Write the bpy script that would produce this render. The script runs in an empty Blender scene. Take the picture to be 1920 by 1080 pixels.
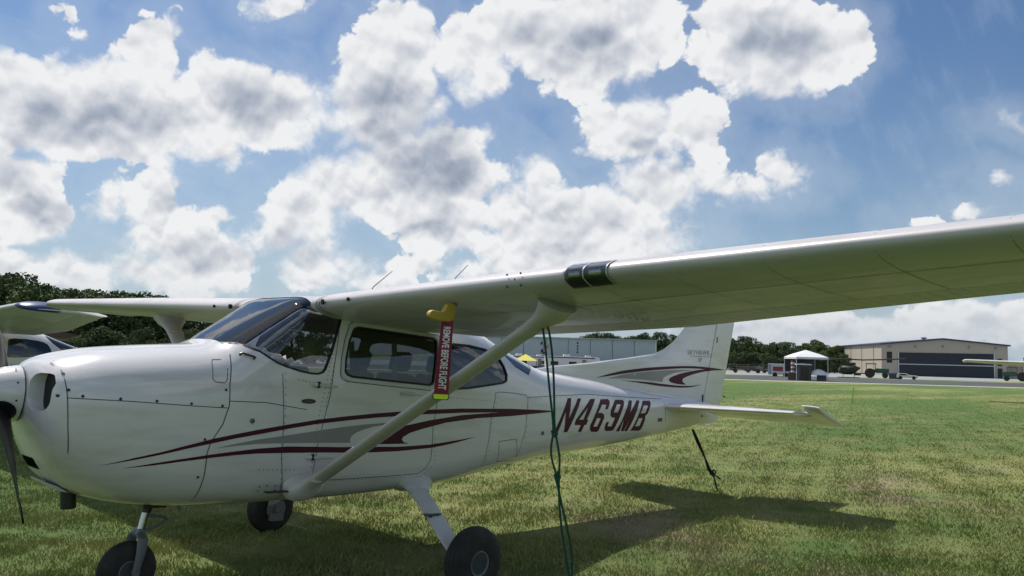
import bpy, bmesh, math, random
import numpy as np
from mathutils import Vector, Matrix
from mathutils.geometry import tessellate_polygon
PI=math.pi; R=math.radians
SC=bpy.context.scene; COL=SC.collection
random.seed(7)

# ------------------------------------------------------------------ camera
CAMLOC=Vector((-2.362,-5.4742,1.6265))
_r=Vector((.69544,-.71811,.026146)); _u=Vector((-.07929,-.040523,.996028)); _f=Vector((.714195,.694751,.085121))
cd=bpy.data.cameras.new('camera'); cam=bpy.data.objects.new('camera',cd); COL.objects.link(cam)
cam.matrix_world=Matrix(((_r.x,_u.x,-_f.x,CAMLOC.x),(_r.y,_u.y,-_f.y,CAMLOC.y),(_r.z,_u.z,-_f.z,CAMLOC.z),(0,0,0,1)))
cd.sensor_width=36; cd.lens=1527.907*36/1920; cd.clip_start=.05; cd.clip_end=6000
SC.camera=cam
SC.render.resolution_x=1024; SC.render.resolution_y=576
SC.view_settings.view_transform='Standard'; SC.view_settings.look='None'
SC.view_settings.exposure=0.14; SC.view_settings.gamma=1
SC.cycles.max_bounces=6; SC.cycles.diffuse_bounces=2; SC.cycles.glossy_bounces=3; SC.cycles.transparent_max_bounces=10

# ------------------------------------------------------------------ sky with cumulus, and the sun
SUN=Vector((0.02,.60,1)).normalized()
SUN_EL=math.asin(SUN.z); SUN_AZ=math.atan2(SUN.x,SUN.y)
BLOBS=[(-.5888,.2952,.0855,.0614),(-.4972,.3049,.099,.0616),(-.4484,.368,.0412,.04),(-.4296,.2798,.099,.0511),(-.5404,.2629,.1315,.0373),(-.3745,.2409,.0461,.0203),(-.6177,.3284,.0395,.0342),(-.3328,.3237,.0731,.0425),(-.2721,.3051,.0565,.0466),(-.2379,.2857,.0279,.0341),(-.317,.2765,.0794,.0238),(-.3734,.3361,.0398,.0288),(-.554,.406,.0093,.018),(-.536,.3859,.0146,.0069),(-.2921,.439,.0282,.014),(-.1288,.3922,.0591,.0459),(-.1524,.3089,.0747,.0756),(-.1225,.2215,.0995,.0677),(-.0631,.2301,.0518,.0576),(-.1946,.2059,.0561,.0438),(-.2526,.1775,.0559,.0436),(-.2808,.15,.0328,.0467),(-.2295,.1051,.0523,.0331),(-.0806,.1591,.0594,.0334),(-.0313,.2785,.0254,.0177),(-.048,.3879,.0471,.0417),(-.2005,.3416,.0214,.0344),(.0187,.4144,.0879,.049),(.1001,.4031,.0949,.0665),(.1744,.416,.0489,.0561),(.0878,.3404,.0404,.0179),(-.0335,.3538,.0336,.0346),(.3445,.4006,.0989,.0645),(.2899,.4373,.0492,.0422),(.4024,.4025,.0533,.0477),(.3477,.3452,.0475,.0194),(.1692,.2983,.0706,.0343),(.2296,.3139,.0391,.0289),(.1561,.2706,.057,.0218),(.2447,.2733,.0309,.0232),(.1969,.2175,.0669,.0407),(.1176,.1748,.1131,.0437),(.0434,.2265,.0253,.0284),(.0081,.1783,.0331,.0322),(.1843,.1566,.0532,.0335),(.0785,.1403,.0994,.0334),(.2704,.2163,.0402,.0122),(.324,.2233,.0403,.0149),(.3509,.2411,.0242,.0177),(-.5942,.1941,.0469,.0503),(-.5777,.1481,.0455,.0252),(-.4445,.1839,.0432,.0335),(-.492,.1805,.0222,.02),(-.4208,.1393,.0522,.0345),(-.3667,.1078,.0652,.041),(-.4503,.0923,.0584,.0296),(-.5278,.0869,.0777,.0276),(-.599,.0882,.0517,.0276),(-.1248,.108,.0394,.0132),(-.1568,.0873,.0523,.0158),(-.0395,.1104,.0395,.0132),(.0198,.1087,.0395,.0166),(-.3567,.1611,.0236,.0093),(.3703,.0457,.1725,.0224),(.6028,.0585,.1203,.0279),(.596,.1968,.0338,.0108),(.651,.3097,.0164,.0083),(.6172,.2367,.0061,.0034),(.5318,.1854,.0108,.0034)]
DARKS=[(-.3186,.3071,.063,.0308,.75),(-.5013,.2675,.0987,.0217,.45),(-.1532,.3294,.0501,.0516,.4),(-.0974,.2629,.0566,.0648,.65),(-.0625,.2132,.0464,.0371,.85),(-.1002,.1538,.0593,.016,.7),(-.5785,.158,.0488,.0213,.8),(-.6083,.2071,.0391,.0335,.5),(-.4231,.1758,.0222,.024,.6),(-.25,.1243,.0393,.0398,.35),(.1073,.379,.0811,.0348,.4),(.3308,.4072,.058,.035,.4),(.1828,.285,.0302,.0137,.6),(.1967,.2378,.0402,.0204,.3),(-.3531,.0983,.0586,.0198,.35),(-.5275,.0836,.0518,.0131,.3),(-.0014,.4103,.0405,.0209,.25),(.0385,.1525,.0529,.0267,.2)]

BLOBS+=[(.585,.158,.045,.020),(.64,.168,.04,.022),(.54,.150,.03,.012),(-.72,.53,.13,.06),(-.60,.60,.08,.05),(-.86,.40,.08,.05),(-.42,.66,.14,.07),(-.80,.66,.10,.06),(-.15,.62,.10,.05),(.35,.60,.12,.06)]
DARKS+=[(-.70,.50,.09,.03,.5),(-.42,.64,.09,.04,.5)]
def mk_world():
    w=bpy.data.worlds.new('World'); SC.world=w; w.use_nodes=True
    nt=w.node_tree; nt.nodes.clear(); N=nt.nodes.new; L=nt.links.new
    def math_(op,a,b=None,c=None,clamp=False):
        n=N('ShaderNodeMath'); n.operation=op; n.use_clamp=clamp
        for i,v in enumerate((a,b,c)):
            if v is None: continue
            if isinstance(v,(int,float)): n.inputs[i].default_value=v
            else: L(v,n.inputs[i])
        return n.outputs[0]
    def vmath(op,a,b=None,c=None):
        n=N('ShaderNodeVectorMath'); n.operation=op
        for i,v in enumerate((a,b,c)):
            if v is None: continue
            if isinstance(v,(tuple,list,Vector)): n.inputs[i].default_value=v
            else: L(v,n.inputs[i])
        return n
    def maprange(v,a,b,c,d,smooth=True):
        n=N('ShaderNodeMapRange'); n.interpolation_type='SMOOTHSTEP' if smooth else 'LINEAR'
        L(v,n.inputs[0])
        for i,x in enumerate((a,b,c,d)): n.inputs[1+i].default_value=x
        return n.outputs[0]
    def mix(f,a,b):
        n=N('ShaderNodeMix'); n.data_type='RGBA'
        if isinstance(f,(int,float)): n.inputs[0].default_value=f
        else: L(f,n.inputs[0])
        for i,v in ((6,a),(7,b)):
            if isinstance(v,tuple): n.inputs[i].default_value=v
            else: L(v,n.inputs[i])
        return n.outputs[2]
    tc=N('ShaderNodeTexCoord').outputs['Generated']
    D=vmath('NORMALIZE',tc).outputs[0]
    h=vmath('DOT_PRODUCT',D,(.7071,.7071,0)).outputs['Value']
    r=vmath('DOT_PRODUCT',D,(.7071,-.7071,0)).outputs['Value']
    sep=N('ShaderNodeSeparateXYZ'); L(D,sep.inputs[0]); zz=sep.outputs[2]
    hc=math_('MAXIMUM',h,.08)
    cb=N('ShaderNodeCombineXYZ'); L(math_('DIVIDE',r,hc),cb.inputs[0]); L(math_('DIVIDE',zz,hc),cb.inputs[1])
    P0=cb.outputs[0]
    den=math_('ADD',math_('ABSOLUTE',zz),1.0)
    Q=vmath('DIVIDE',D,None).outputs[0].node; cq=N('ShaderNodeCombineXYZ')
    for i in range(3): L(den,cq.inputs[i])
    L(cq.outputs[0],Q.inputs[1]); Q=vmath('MULTIPLY',Q.outputs[0],(2,2,0)).outputs[0]
    def noise(vec,scale,detail=6,rough=.55,lac=2.0,dist=0,col=False):
        n=N('ShaderNodeTexNoise'); n.noise_dimensions='2D'; n.inputs['Scale'].default_value=scale; n.inputs['Detail'].default_value=detail
        n.inputs['Roughness'].default_value=rough; n.inputs['Lacunarity'].default_value=lac; n.inputs['Distortion'].default_value=dist
        L(vec,n.inputs['Vector']); return n.outputs['Color' if col else 'Fac']
    # warp of the cloud plan so the lumps are not ellipses
    wn=vmath('SUBTRACT',noise(Q,9,4,.55,col=True),(.5,.5,.5)).outputs[0]
    P=vmath('MULTIPLY_ADD',wn,(.055,.045,0),P0).outputs[0]
    acc=None
    for (cx,cy,rx,ry) in BLOBS:
        rm=(rx*ry)**.5
        ln=vmath('LENGTH',vmath('MULTIPLY_ADD',P,(1/rx,1/ry,0),(-cx/rx,-cy/ry,0)).outputs[0]).outputs['Value']
        v=math_('MULTIPLY_ADD',ln,-rm,rm)
        if acc is None: acc=v
        else: acc=math_('SMOOTH_MAX',acc,v,.012)
    # elsewhere round the horizon: loose cumulus
    back=noise(Q,2.0,4,.5)
    backv=maprange(back,.40,.70,-.07,.06,False)
    side=maprange(h,.1,.45,0,1)
    far_=math_('MAXIMUM',maprange(math_('ABSOLUTE',math_('DIVIDE',r,hc)),.72,.95,0,1),math_('SUBTRACT',1,side))
    mm=N('ShaderNodeMix'); mm.data_type='FLOAT'; L(far_,mm.inputs[0]); L(acc,mm.inputs[2]); L(backv,mm.inputs[3])
    body=mm.outputs[0]
    def puff(vec,d1=7,d2=3.0):
        n1=noise(vec,8.5,d1,.50,2.15,.15)
        vo=N('ShaderNodeTexVoronoi'); vo.voronoi_dimensions='2D'; vo.feature='F1'; vo.inputs['Scale'].default_value=15
        vo.inputs['Detail'].default_value=d2; vo.inputs['Roughness'].default_value=.5; vo.inputs['Lacunarity'].default_value=2.3
        wv=vmath('MULTIPLY_ADD',vmath('SUBTRACT',noise(vec,30,2,.5,col=True),(.5,.5,.5)).outputs[0],(.035,.035,0),vec).outputs[0]
        L(wv,vo.inputs['Vector'])
        a=math_('MULTIPLY_ADD',n1,2.2,-1.1)
        return math_('MULTIPLY_ADD',vo.outputs['Distance'],-1.15,math_('ADD',a,.58))
    pa=puff(Q)
    sq=Vector((SUN.x,SUN.y,0))*(2/(1+SUN.z))
    dq=vmath('SUBTRACT',(sq.x,sq.y,0),Q).outputs[0]
    Ds=vmath('MULTIPLY_ADD',vmath('NORMALIZE',dq).outputs[0],(.016,.016,0),Q).outputs[0]
    pb=puff(Ds,2,.6); pc=puff(Q,2,.6)
    dens=math_('ADD',math_('ADD',math_('DIVIDE',body,.024),.62),math_('MULTIPLY',pa,.72))
    # edges: mostly crisp, softer where a slow noise says so
    soft=maprange(noise(Q,5,2,.5),.36,.66,.22,1.5)
    alpha=N('ShaderNodeMapRange'); alpha.interpolation_type='SMOOTHSTEP'
    L(dens,alpha.inputs[0]); alpha.inputs[1].default_value=0; L(soft,alpha.inputs[2])
    A=alpha.outputs[0]
    relief=math_('SUBTRACT',pc,pb)
    dk=None
    wn2=vmath('SUBTRACT',noise(Q,5,3,.5,col=True),(.5,.5,.5)).outputs[0]
    P2=vmath('MULTIPLY_ADD',wn2,(.12,.10,0),P0).outputs[0]
    for (cx,cy,rx,ry,s) in DARKS:
        ln=vmath('LENGTH',vmath('MULTIPLY_ADD',P2,(1/rx,1/ry,0),(-cx/rx,-cy/ry,0)).outputs[0]).outputs['Value']
        v=math_('MULTIPLY',maprange(ln,1.35,.35,0,1),s)
        dk=v if dk is None else math_('MAXIMUM',dk,v)
    depth=maprange(dens,.5,4.2,0,1)
    lowf=maprange(noise(Q,6,3,.5),.35,.66,0,1)
    shade=math_('ADD',math_('MULTIPLY',depth,.30),math_('MULTIPLY',math_('MULTIPLY',lowf,depth),.22))
    shade=math_('ADD',shade,math_('MULTIPLY',dk,.66))
    shade=math_('SUBTRACT',shade,math_('MULTIPLY',relief,.44))
    shade=math_('MAXIMUM',math_('MINIMUM',shade,1.0),0.0)
    cr=N('ShaderNodeValToRGB'); L(shade,cr.inputs[0]); e=cr.color_ramp.elements
    e[0].position=0; e[0].color=(.80,.805,.81,1); e[1].position=1; e[1].color=(.20,.24,.325,1)
    m_=e.new(.30); m_.color=(.59,.61,.65,1); m_=e.new(.62); m_.color=(.37,.41,.485,1)
    # thin veil around clouds and towards the horizon
    sky=N('ShaderNodeTexSky'); sky.sky_type='NISHITA'; sky.sun_disc=False
    sky.sun_elevation=SUN_EL; sky.sun_rotation=SUN_AZ; sky.dust_density=1.0; sky.air_density=1.25; sky.ozone_density=2.2; sky.altitude=0
    skc=N('ShaderNodeVectorMath'); skc.operation='MULTIPLY'; L(sky.outputs[0],skc.inputs[0]); skc.inputs[1].default_value=(SKYS*.70,SKYS*.89,SKYS*1.13)
    veil=maprange(zz,0,.36,1.0,.05)
    skyv=mix(math_('MULTIPLY',veil,noise(Q,4,4,.5)),skc.outputs[0],(.44,.55,.66,1))
    wisps=maprange(dens,-2.2,0,0,.20)
    skyv=mix(wisps,skyv,(.62,.68,.74,1))
    streak=math_('MULTIPLY',maprange(noise(vmath('MULTIPLY',Q,(3,9,0)).outputs[0],2.2,5,.55),.5,.8,0,.12),1.0)
    skyv=mix(streak,skyv,(.6,.68,.76,1))
    hz=maprange(zz,0.0,.10,.75,0)
    cl=mix(hz,cr.outputs[0],(.42,.47,.53,1))
    out=mix(math_('MULTIPLY',A,.97),skyv,cl)
    bg=N('ShaderNodeBackground'); L(out,bg.inputs[0]); bg.inputs[1].default_value=1.0
    o=N('ShaderNodeOutputWorld'); L(bg.outputs[0],o.inputs[0])
    w.cycles.sampling_method='MANUAL'; w.cycles.sample_map_resolution=512
SKYS=.068
mk_world()
sl=bpy.data.lights.new('sun','SUN'); sl.energy=4.3; sl.angle=R(.55); sl.color=(1,.955,.88)
so=bpy.data.objects.new('sun',sl); COL.objects.link(so); so.rotation_euler=SUN.to_track_quat('Z','Y').to_euler(); so.location=(0,0,30)

# ------------------------------------------------------------------ helpers
def tag(o,label=None,cat=None,group=None,kind=None):
    if label: o['label']=label
    if cat: o['category']=cat
    if group: o['group']=group
    if kind: o['kind']=kind
    return o
def link(name,me,mats,parent=None,smooth=None):
    o=bpy.data.objects.new(name,me); COL.objects.link(o)
    for m in (mats if isinstance(mats,(list,tuple)) else [mats]): me.materials.append(m)
    if parent is not None: o.parent=parent
    if smooth is not None:
        for p in me.polygons: p.use_smooth=True
        me.set_sharp_from_angle(angle=R(smooth))
    return o
class MB:
    def __init__(s): s.v=[]; s.f=[]; s.m=[]
    def add(s,vs,fs,mi=0):
        k=len(s.v); s.v+= [tuple(p) for p in vs]; s.f+=[tuple(i+k for i in f) for f in fs]; s.m+=[mi]*len(fs); return s
    def box(s,a,b,mi=0,M=None):
        (x0,y0,z0),(x1,y1,z1)=a,b
        vs=[(x0,y0,z0),(x1,y0,z0),(x1,y1,z0),(x0,y1,z0),(x0,y0,z1),(x1,y0,z1),(x1,y1,z1),(x0,y1,z1)]
        if M is not None: vs=[tuple(M@Vector(p)) for p in vs]
        return s.add(vs,[(0,3,2,1),(4,5,6,7),(0,1,5,4),(1,2,6,5),(2,3,7,6),(3,0,4,7)],mi)
    def tube(s,pts,rad,n=10,mi=0,cap=True,flat=1.0,up=None):
        pts=[Vector(p) for p in pts]; rad=rad if isinstance(rad,(list,tuple)) else [rad]*len(pts)
        vs=[]; prev=None
        for i,p in enumerate(pts):
            t=(pts[min(i+1,len(pts)-1)]-pts[max(i-1,0)]).normalized()
            if prev is None:
                a=Vector(up) if up else (Vector((0,0,1)) if abs(t.z)<.9 else Vector((1,0,0)))
            else: a=prev
            a=(a-t*a.dot(t)).normalized(); prev=a; b=t.cross(a)
            for j in range(n):
                q=2*PI*j/n; vs.append(p+a*(math.cos(q)*rad[i])+b*(math.sin(q)*rad[i]*flat))
        fs=[]
        for i in range(len(pts)-1):
            for j in range(n):
                fs.append((i*n+j,i*n+(j+1)%n,(i+1)*n+(j+1)%n,(i+1)*n+j))
        if cap: fs.append(tuple(range(n))[::-1]); fs.append(tuple((len(pts)-1)*n+j for j in range(n)))
        return s.add(vs,fs,mi)
    def lathe(s,prof,c,ax,n=32,mi=0,close=False):
        """prof: (offset along axis, radius)"""
        ax=Vector(ax).normalized(); c=Vector(c)
        a=Vector((0,0,1)) if abs(ax.z)<.9 else Vector((1,0,0)); a=(a-ax*a.dot(ax)).normalized(); b=ax.cross(a)
        vs=[c+ax*o+(a*math.cos(2*PI*j/n)+b*math.sin(2*PI*j/n))*r for (o,r) in prof for j in range(n)]
        m=len(prof); fs=[]
        for i in range(m-1 if not close else m):
            k=(i+1)%m
            for j in range(n): fs.append((i*n+j,k*n+j,k*n+(j+1)%n,i*n+(j+1)%n))
        if not close:
            if prof[0][1]>1e-6: fs.append(tuple(range(n)))
            if prof[-1][1]>1e-6: fs.append(tuple((m-1)*n+j for j in range(n))[::-1])
        return s.add(vs,fs,mi)
    def grid(s,rows,closed=True,caps=False,mi=0):
        n=len(rows[0]); vs=[p for r in rows for p in r]; fs=[]
        for i in range(len(rows)-1):
            for j in range(n if closed else n-1):
                fs.append((i*n+j,(i+1)*n+j,(i+1)*n+(j+1)%n,i*n+(j+1)%n))
        if caps: fs.append(tuple(range(n))); fs.append(tuple((len(rows)-1)*n+j for j in range(n))[::-1])
        return s.add(vs,fs,mi)
    def prism(s,poly,axis,a,b,mi=0):
        """2D polygon extruded; axis 'y': poly=(x,z); 'x': (y,z); 'z': (x,y)"""
        def P(p,t): return (p[0],t,p[1]) if axis=='y' else ((t,p[0],p[1]) if axis=='x' else (p[0],p[1],t))
        n=len(poly); vs=[P(p,a) for p in poly]+[P(p,b) for p in poly]
        return s.add(vs,[tuple(range(n)),tuple(range(2*n-1,n-1,-1))]+[(i,i+n,(i+1)%n+n,(i+1)%n) for i in range(n)],mi)
    def mesh(s,name):
        me=bpy.data.meshes.new(name); me.from_pydata(s.v,[],s.f); me.polygons.foreach_set('material_index',s.m)
        bm=bmesh.new(); bm.from_mesh(me); bmesh.ops.recalc_face_normals(bm,faces=bm.faces); bm.to_mesh(me); bm.free(); me.update(); return me
    def build(s,name,mats,parent=None,smooth=None,bevel=None):
        o=link(name,s.mesh(name),mats,parent,smooth)
        if bevel:
            md=o.modifiers.new('bevel','BEVEL'); md.width=bevel; md.segments=2; md.limit_method='ANGLE'
        return o
def empty(name,loc=(0,0,0),rz=0):
    o=bpy.data.objects.new(name,None); COL.objects.link(o); o.location=loc; o.rotation_euler=(0,0,rz); o.empty_display_size=.2; return o
def ground_at(u,d,z=0.0):
    """a point d metres from the camera in the bearing of photo column u"""
    a=_f+_r*((u-960)/1527.9)-_u*((690-540)/1527.9); a=Vector((a.x,a.y,0)).normalized()
    return Vector((CAMLOC.x+a.x*d,CAMLOC.y+a.y*d,z))
def facing(u,extra=0):
    p=ground_at(u,10)-Vector((CAMLOC.x,CAMLOC.y,0)); return math.atan2(p.y,p.x)-PI/2+extra   # local +y points away from the camera

# ------------------------------------------------------------------ materials
def mat(name,col,rough=.5,metal=0,coat=0,bump=None,spec=.5,var=None,build=None):
    m=bpy.data.materials.new(name); m.use_nodes=True; nt=m.node_tree; b=nt.nodes['Principled BSDF']
    b.inputs['Base Color'].default_value=(*col,1); b.inputs['Roughness'].default_value=rough; b.inputs['Metallic'].default_value=metal
    b.inputs['Coat Weight'].default_value=coat; b.inputs['Coat Roughness'].default_value=.03; b.inputs['Specular IOR Level'].default_value=spec
    tc=nt.nodes.new('ShaderNodeTexCoord')
    if var:
        n=nt.nodes.new('ShaderNodeTexNoise'); n.inputs['Scale'].default_value=var[0]; n.inputs['Detail'].default_value=6; n.inputs['Roughness'].default_value=.6
        nt.links.new(tc.outputs['Object'],n.inputs['Vector'])
        mr=nt.nodes.new('ShaderNodeMapRange'); mr.inputs[1].default_value=.35; mr.inputs[2].default_value=.7
        nt.links.new(n.outputs['Fac'],mr.inputs[0])
        mx=nt.nodes.new('ShaderNodeMix'); mx.data_type='RGBA'; nt.links.new(mr.outputs[0],mx.inputs[0])
        mx.inputs[6].default_value=(*col,1); mx.inputs[7].default_value=(*var[1],1); nt.links.new(mx.outputs[2],b.inputs['Base Color'])
    if bump:
        n=nt.nodes.new('ShaderNodeTexNoise'); n.inputs['Scale'].default_value=bump[0]; n.inputs['Detail'].default_value=4
        nt.links.new(tc.outputs['Object'],n.inputs['Vector'])
        bp=nt.nodes.new('ShaderNodeBump'); bp.inputs['Strength'].default_value=bump[1]; bp.inputs['Distance'].default_value=bump[2] if len(bump)>2 else .01
        nt.links.new(n.outputs['Fac'],bp.inputs['Height']); nt.links.new(bp.outputs[0],b.inputs['Normal'])
    if build: build(nt,b,tc)
    return m
def dirt_build(lo=.62,sc=(1.2,3,7),sc2=(1,1,1)):
    """grime streaks and faint oil-can waviness for painted aluminium"""
    def f(nt,b,tc):
        N=nt.nodes.new; L=nt.links.new
        mp=N('ShaderNodeMapping'); mp.inputs['Scale'].default_value=sc; L(tc.outputs['Object'],mp.inputs[0])
        n=N('ShaderNodeTexNoise'); n.inputs['Scale'].default_value=1.6; n.inputs['Detail'].default_value=7; n.inputs['Roughness'].default_value=.62; L(mp.outputs[0],n.inputs['Vector'])
        mr=N('ShaderNodeMapRange'); mr.inputs[1].default_value=.5; mr.inputs[2].default_value=.78; L(n.outputs['Fac'],mr.inputs[0])
        mx=N('ShaderNodeMix'); mx.data_type='RGBA'; L(mr.outputs[0],mx.inputs[0])
        c=b.inputs['Base Color'].default_value; mx.inputs[6].default_value=tuple(c); mx.inputs[7].default_value=(c[0]*lo*1.12,c[1]*lo*1.08,c[2]*lo,1)
        L(mx.outputs[2],b.inputs['Base Color'])
        n2=N('ShaderNodeTexNoise'); n2.inputs['Scale'].default_value=2.2; n2.inputs['Detail'].default_value=1; mp2=N('ShaderNodeMapping'); mp2.inputs['Scale'].default_value=sc2; L(tc.outputs['Object'],mp2.inputs[0]); L(mp2.outputs[0],n2.inputs['Vector'])
        bp=N('ShaderNodeBump'); bp.inputs['Strength'].default_value=.35; bp.inputs['Distance'].default_value=.02; L(n2.outputs['Fac'],bp.inputs['Height'])
        L(bp.outputs[0],b.inputs['Normal'])
    return f
def corrugated(period=.045,axis=1,amp=.004):
    def f(nt,b,tc):
        N=nt.nodes.new; L=nt.links.new
        sp=N('ShaderNodeSeparateXYZ'); L(tc.outputs['Object'],sp.inputs[0])
        m=N('ShaderNodeMath'); m.operation='MULTIPLY'; L(sp.outputs[axis],m.inputs[0]); m.inputs[1].default_value=2*PI/period
        s=N('ShaderNodeMath'); s.operation='SINE'; L(m.outputs[0],s.inputs[0])
        p=N('ShaderNodeMapRange'); p.inputs[1].default_value=.3; p.inputs[2].default_value=1; L(s.outputs[0],p.inputs[0])
        bp=N('ShaderNodeBump'); bp.inputs['Strength'].default_value=1; bp.inputs['Distance'].default_value=amp; L(p.outputs[0],bp.inputs['Height']); L(bp.outputs[0],b.inputs['Normal'])
    return f
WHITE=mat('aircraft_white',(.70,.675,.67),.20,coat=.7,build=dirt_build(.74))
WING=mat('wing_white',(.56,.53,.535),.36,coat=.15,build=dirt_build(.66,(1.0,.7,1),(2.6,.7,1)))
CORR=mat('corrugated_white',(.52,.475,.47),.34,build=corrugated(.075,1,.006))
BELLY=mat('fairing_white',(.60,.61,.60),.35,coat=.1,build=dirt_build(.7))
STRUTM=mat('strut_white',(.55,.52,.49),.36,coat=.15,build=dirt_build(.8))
MAROON=mat('maroon_stripe',(.060,.004,.018),.5,coat=.05,spec=.25)
SILVER=mat('grey_stripe',(.26,.25,.245),.4,coat=.1)
SEAML=mat('lap_joint',(.33,.32,.31),.5)
SEAMM=mat('panel_gap',(.035,.037,.04),.7)
RIVM=mat('rivet_grey',(.10,.105,.11),.5)
SCREW=mat('screw_dark',(.03,.03,.03),.4,metal=.3)
RUBBER=mat('rubber',(.012,.012,.013),.65,bump=(60,.2,.002))
TYRE=mat('tyre_rubber',(.016,.016,.017),.78,bump=(90,.25,.002),var=(9,(.045,.040,.034)))
CABIN=mat('cabin_trim',(.10,.098,.092),.8,var=(5,(.15,.145,.13)))
DARKIN=mat('painted_recess_shade',(.008,.008,.009),.8)  # near-black colour stands in for the shade inside openings
SEATM=mat('seat_fabric',(.075,.075,.078),.85,bump=(200,.3,.002))
BELT=mat('belt_webbing',(.45,.44,.40),.7)
PAPER=mat('sunshade_fabric',(.80,.78,.74),.8,bump=(14,.8,.02))
STEEL=mat('polished_steel',(.55,.56,.57),.22,metal=1)
GREYM=mat('painted_grey_metal',(.17,.18,.19),.45,metal=.2)
BLACKM=mat('black_paint',(.013,.013,.015),.35,coat=.2)
PROPM=mat('propeller_black',(.012,.012,.014),.5,spec=.25)
BLUEM=mat('navy_paint',(.012,.03,.13),.3,coat=.3)
YEL=mat('yellow_plastic',(.50,.36,.06),.55,bump=(40,.2,.003))
NEON=mat('yellow_green_tag',(.66,.80,.02),.5)
RED=mat('red_ribbon',(.20,.006,.03),.7,bump=(150,.3,.001))
LETW=mat('white_lettering',(.72,.72,.72),.6)
ROPEG=mat('green_rope',(.008,.075,.045),.8,bump=(260,.8,.003))
ROPEK=mat('black_rope',(.01,.013,.012),.8,bump=(260,.8,.003))
FRAY=mat('frayed_rope_end',(.38,.47,.42),.9,bump=(200,.8,.004))
def glass(name,tint,refl=1.0,rough=.015):
    m=bpy.data.materials.new(name); m.use_nodes=True; nt=m.node_tree; nt.nodes.clear(); N=nt.nodes.new; L=nt.links.new
    t=N('ShaderNodeBsdfTransparent'); t.inputs[0].default_value=(*tint,1)
    g=N('ShaderNodeBsdfGlossy'); g.inputs['Roughness'].default_value=rough; g.inputs[0].default_value=(.95,.97,1,1)
    fr=N('ShaderNodeFresnel'); fr.inputs[0].default_value=1.5
    mu=N('ShaderNodeMath'); mu.operation='MULTIPLY'; mu.use_clamp=True; L(fr.outputs[0],mu.inputs[0]); mu.inputs[1].default_value=refl
    tc=N('ShaderNodeTexCoord'); n=N('ShaderNodeTexNoise'); n.inputs['Scale'].default_value=3.5; n.inputs['Detail'].default_value=2; L(tc.outputs['Object'],n.inputs['Vector'])
    bp=N('ShaderNodeBump'); bp.inputs['Strength'].default_value=.12; bp.inputs['Distance'].default_value=.01; L(n.outputs['Fac'],bp.inputs['Height']); L(bp.outputs[0],g.inputs['Normal'])
    mx=N('ShaderNodeMixShader'); L(mu.outputs[0],mx.inputs[0]); L(t.outputs[0],mx.inputs[1]); L(g.outputs[0],mx.inputs[2])
    o=N('ShaderNodeOutputMaterial'); L(mx.outputs[0],o.inputs[0]); return m
GLASS=glass('perspex',(.33,.35,.37),1.7)
WSGLASS=glass('windshield_perspex',(.88,.89,.90),1.1)
LENS=glass('lens_cover',(.80,.82,.84),1.3)
LAMPH=mat('lamp_housing',(.16,.16,.17),.5)
RIMM=mat('wheel_rim_grey',(.045,.05,.055),.45)
RIMR=mat('wheel_rim_edge',(.22,.24,.25),.4)
# ------------------------------------------------------------------ ground
def grass_build(blades=False):
    def f(nt,b,tc):
        N=nt.nodes.new; L=nt.links.new
        def noise(s,d=5,r=.6,sc=None):
            n=N('ShaderNodeTexNoise'); n.inputs['Scale'].default_value=s; n.inputs['Detail'].default_value=d; n.inputs['Roughness'].default_value=r
            if sc:
                mp=N('ShaderNodeMapping'); mp.inputs['Scale'].default_value=sc; mp.inputs['Rotation'].default_value=(0,0,.9); L(tc.outputs['Object'],mp.inputs[0]); L(mp.outputs[0],n.inputs['Vector'])
            else: L(tc.outputs['Object'],n.inputs['Vector'])
            return n.outputs['Fac']
        def mr(v,a,c):
            n=N('ShaderNodeMapRange'); n.interpolation_type='SMOOTHSTEP'; n.inputs[1].default_value=a; n.inputs[2].default_value=c; L(v,n.inputs[0]); return n.outputs[0]
        def mix(f_,a,c):
            n=N('ShaderNodeMix'); n.data_type='RGBA'; L(f_,n.inputs[0])
            for i,v in ((6,a),(7,c)):
                if isinstance(v,tuple): n.inputs[i].default_value=(*v,1)
                else: L(v,n.inputs[i])
            return n.outputs[2]
        k=1.40 if blades else 1.15
        G1=(.118*k,.160*k,.036*k); G2=(.212*k,.220*k,.076*k); BR=(.24*k,.20*k,.125*k); TH=(.33*k,.30*k,.19*k)
        c=mix(mr(noise(.9,6,.62),.36,.60),G1,G2)
        c=mix(mr(noise(.33,7,.66),.52,.72),c,BR)
        if blades:
            c=mix(mr(noise(45,2,.5),.56,.80),c,TH)
        else:
            c=mix(mr(noise(28,5,.75),.48,.70),c,TH)
            c=mix(mr(noise(70,4,.8),.54,.72),c,(.06,.07,.022))
            # broad mown bands far out
            c=mix(mr(noise(.035,4,.6,(1,4,1)),.38,.56),c,(.095,.155,.045))
            n=N('ShaderNodeBump'); n.inputs['Strength'].default_value=.9; n.inputs['Distance'].default_value=.04; L(noise(22,8,.75),n.inputs['Height']); L(n.outputs[0],b.inputs['Normal'])
        L(c,b.inputs['Base Color'])
    return f
GRASSM=mat('grass_ground',(.1,.12,.03),.95,spec=.15,build=grass_build())
BLADEM=mat('grass_blades',(.1,.14,.03),.7,spec=.25,build=grass_build(True))
def gz(x,y): return 0.0
mb=MB(); n=48
rads=[0,8,20,45,100,250,600,1500,3500]
rows=[[(r*math.cos(2*PI*j/n),r*math.sin(2*PI*j/n),0) for j in range(n)] for r in rads[1:]]
mb.grid(rows); mb.add([(0,0,0)]+rows[0],[(0,1+j,1+(j+1)%n) for j in range(n)])
tag(mb.build('ground',GRASSM),kind='structure')
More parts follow.
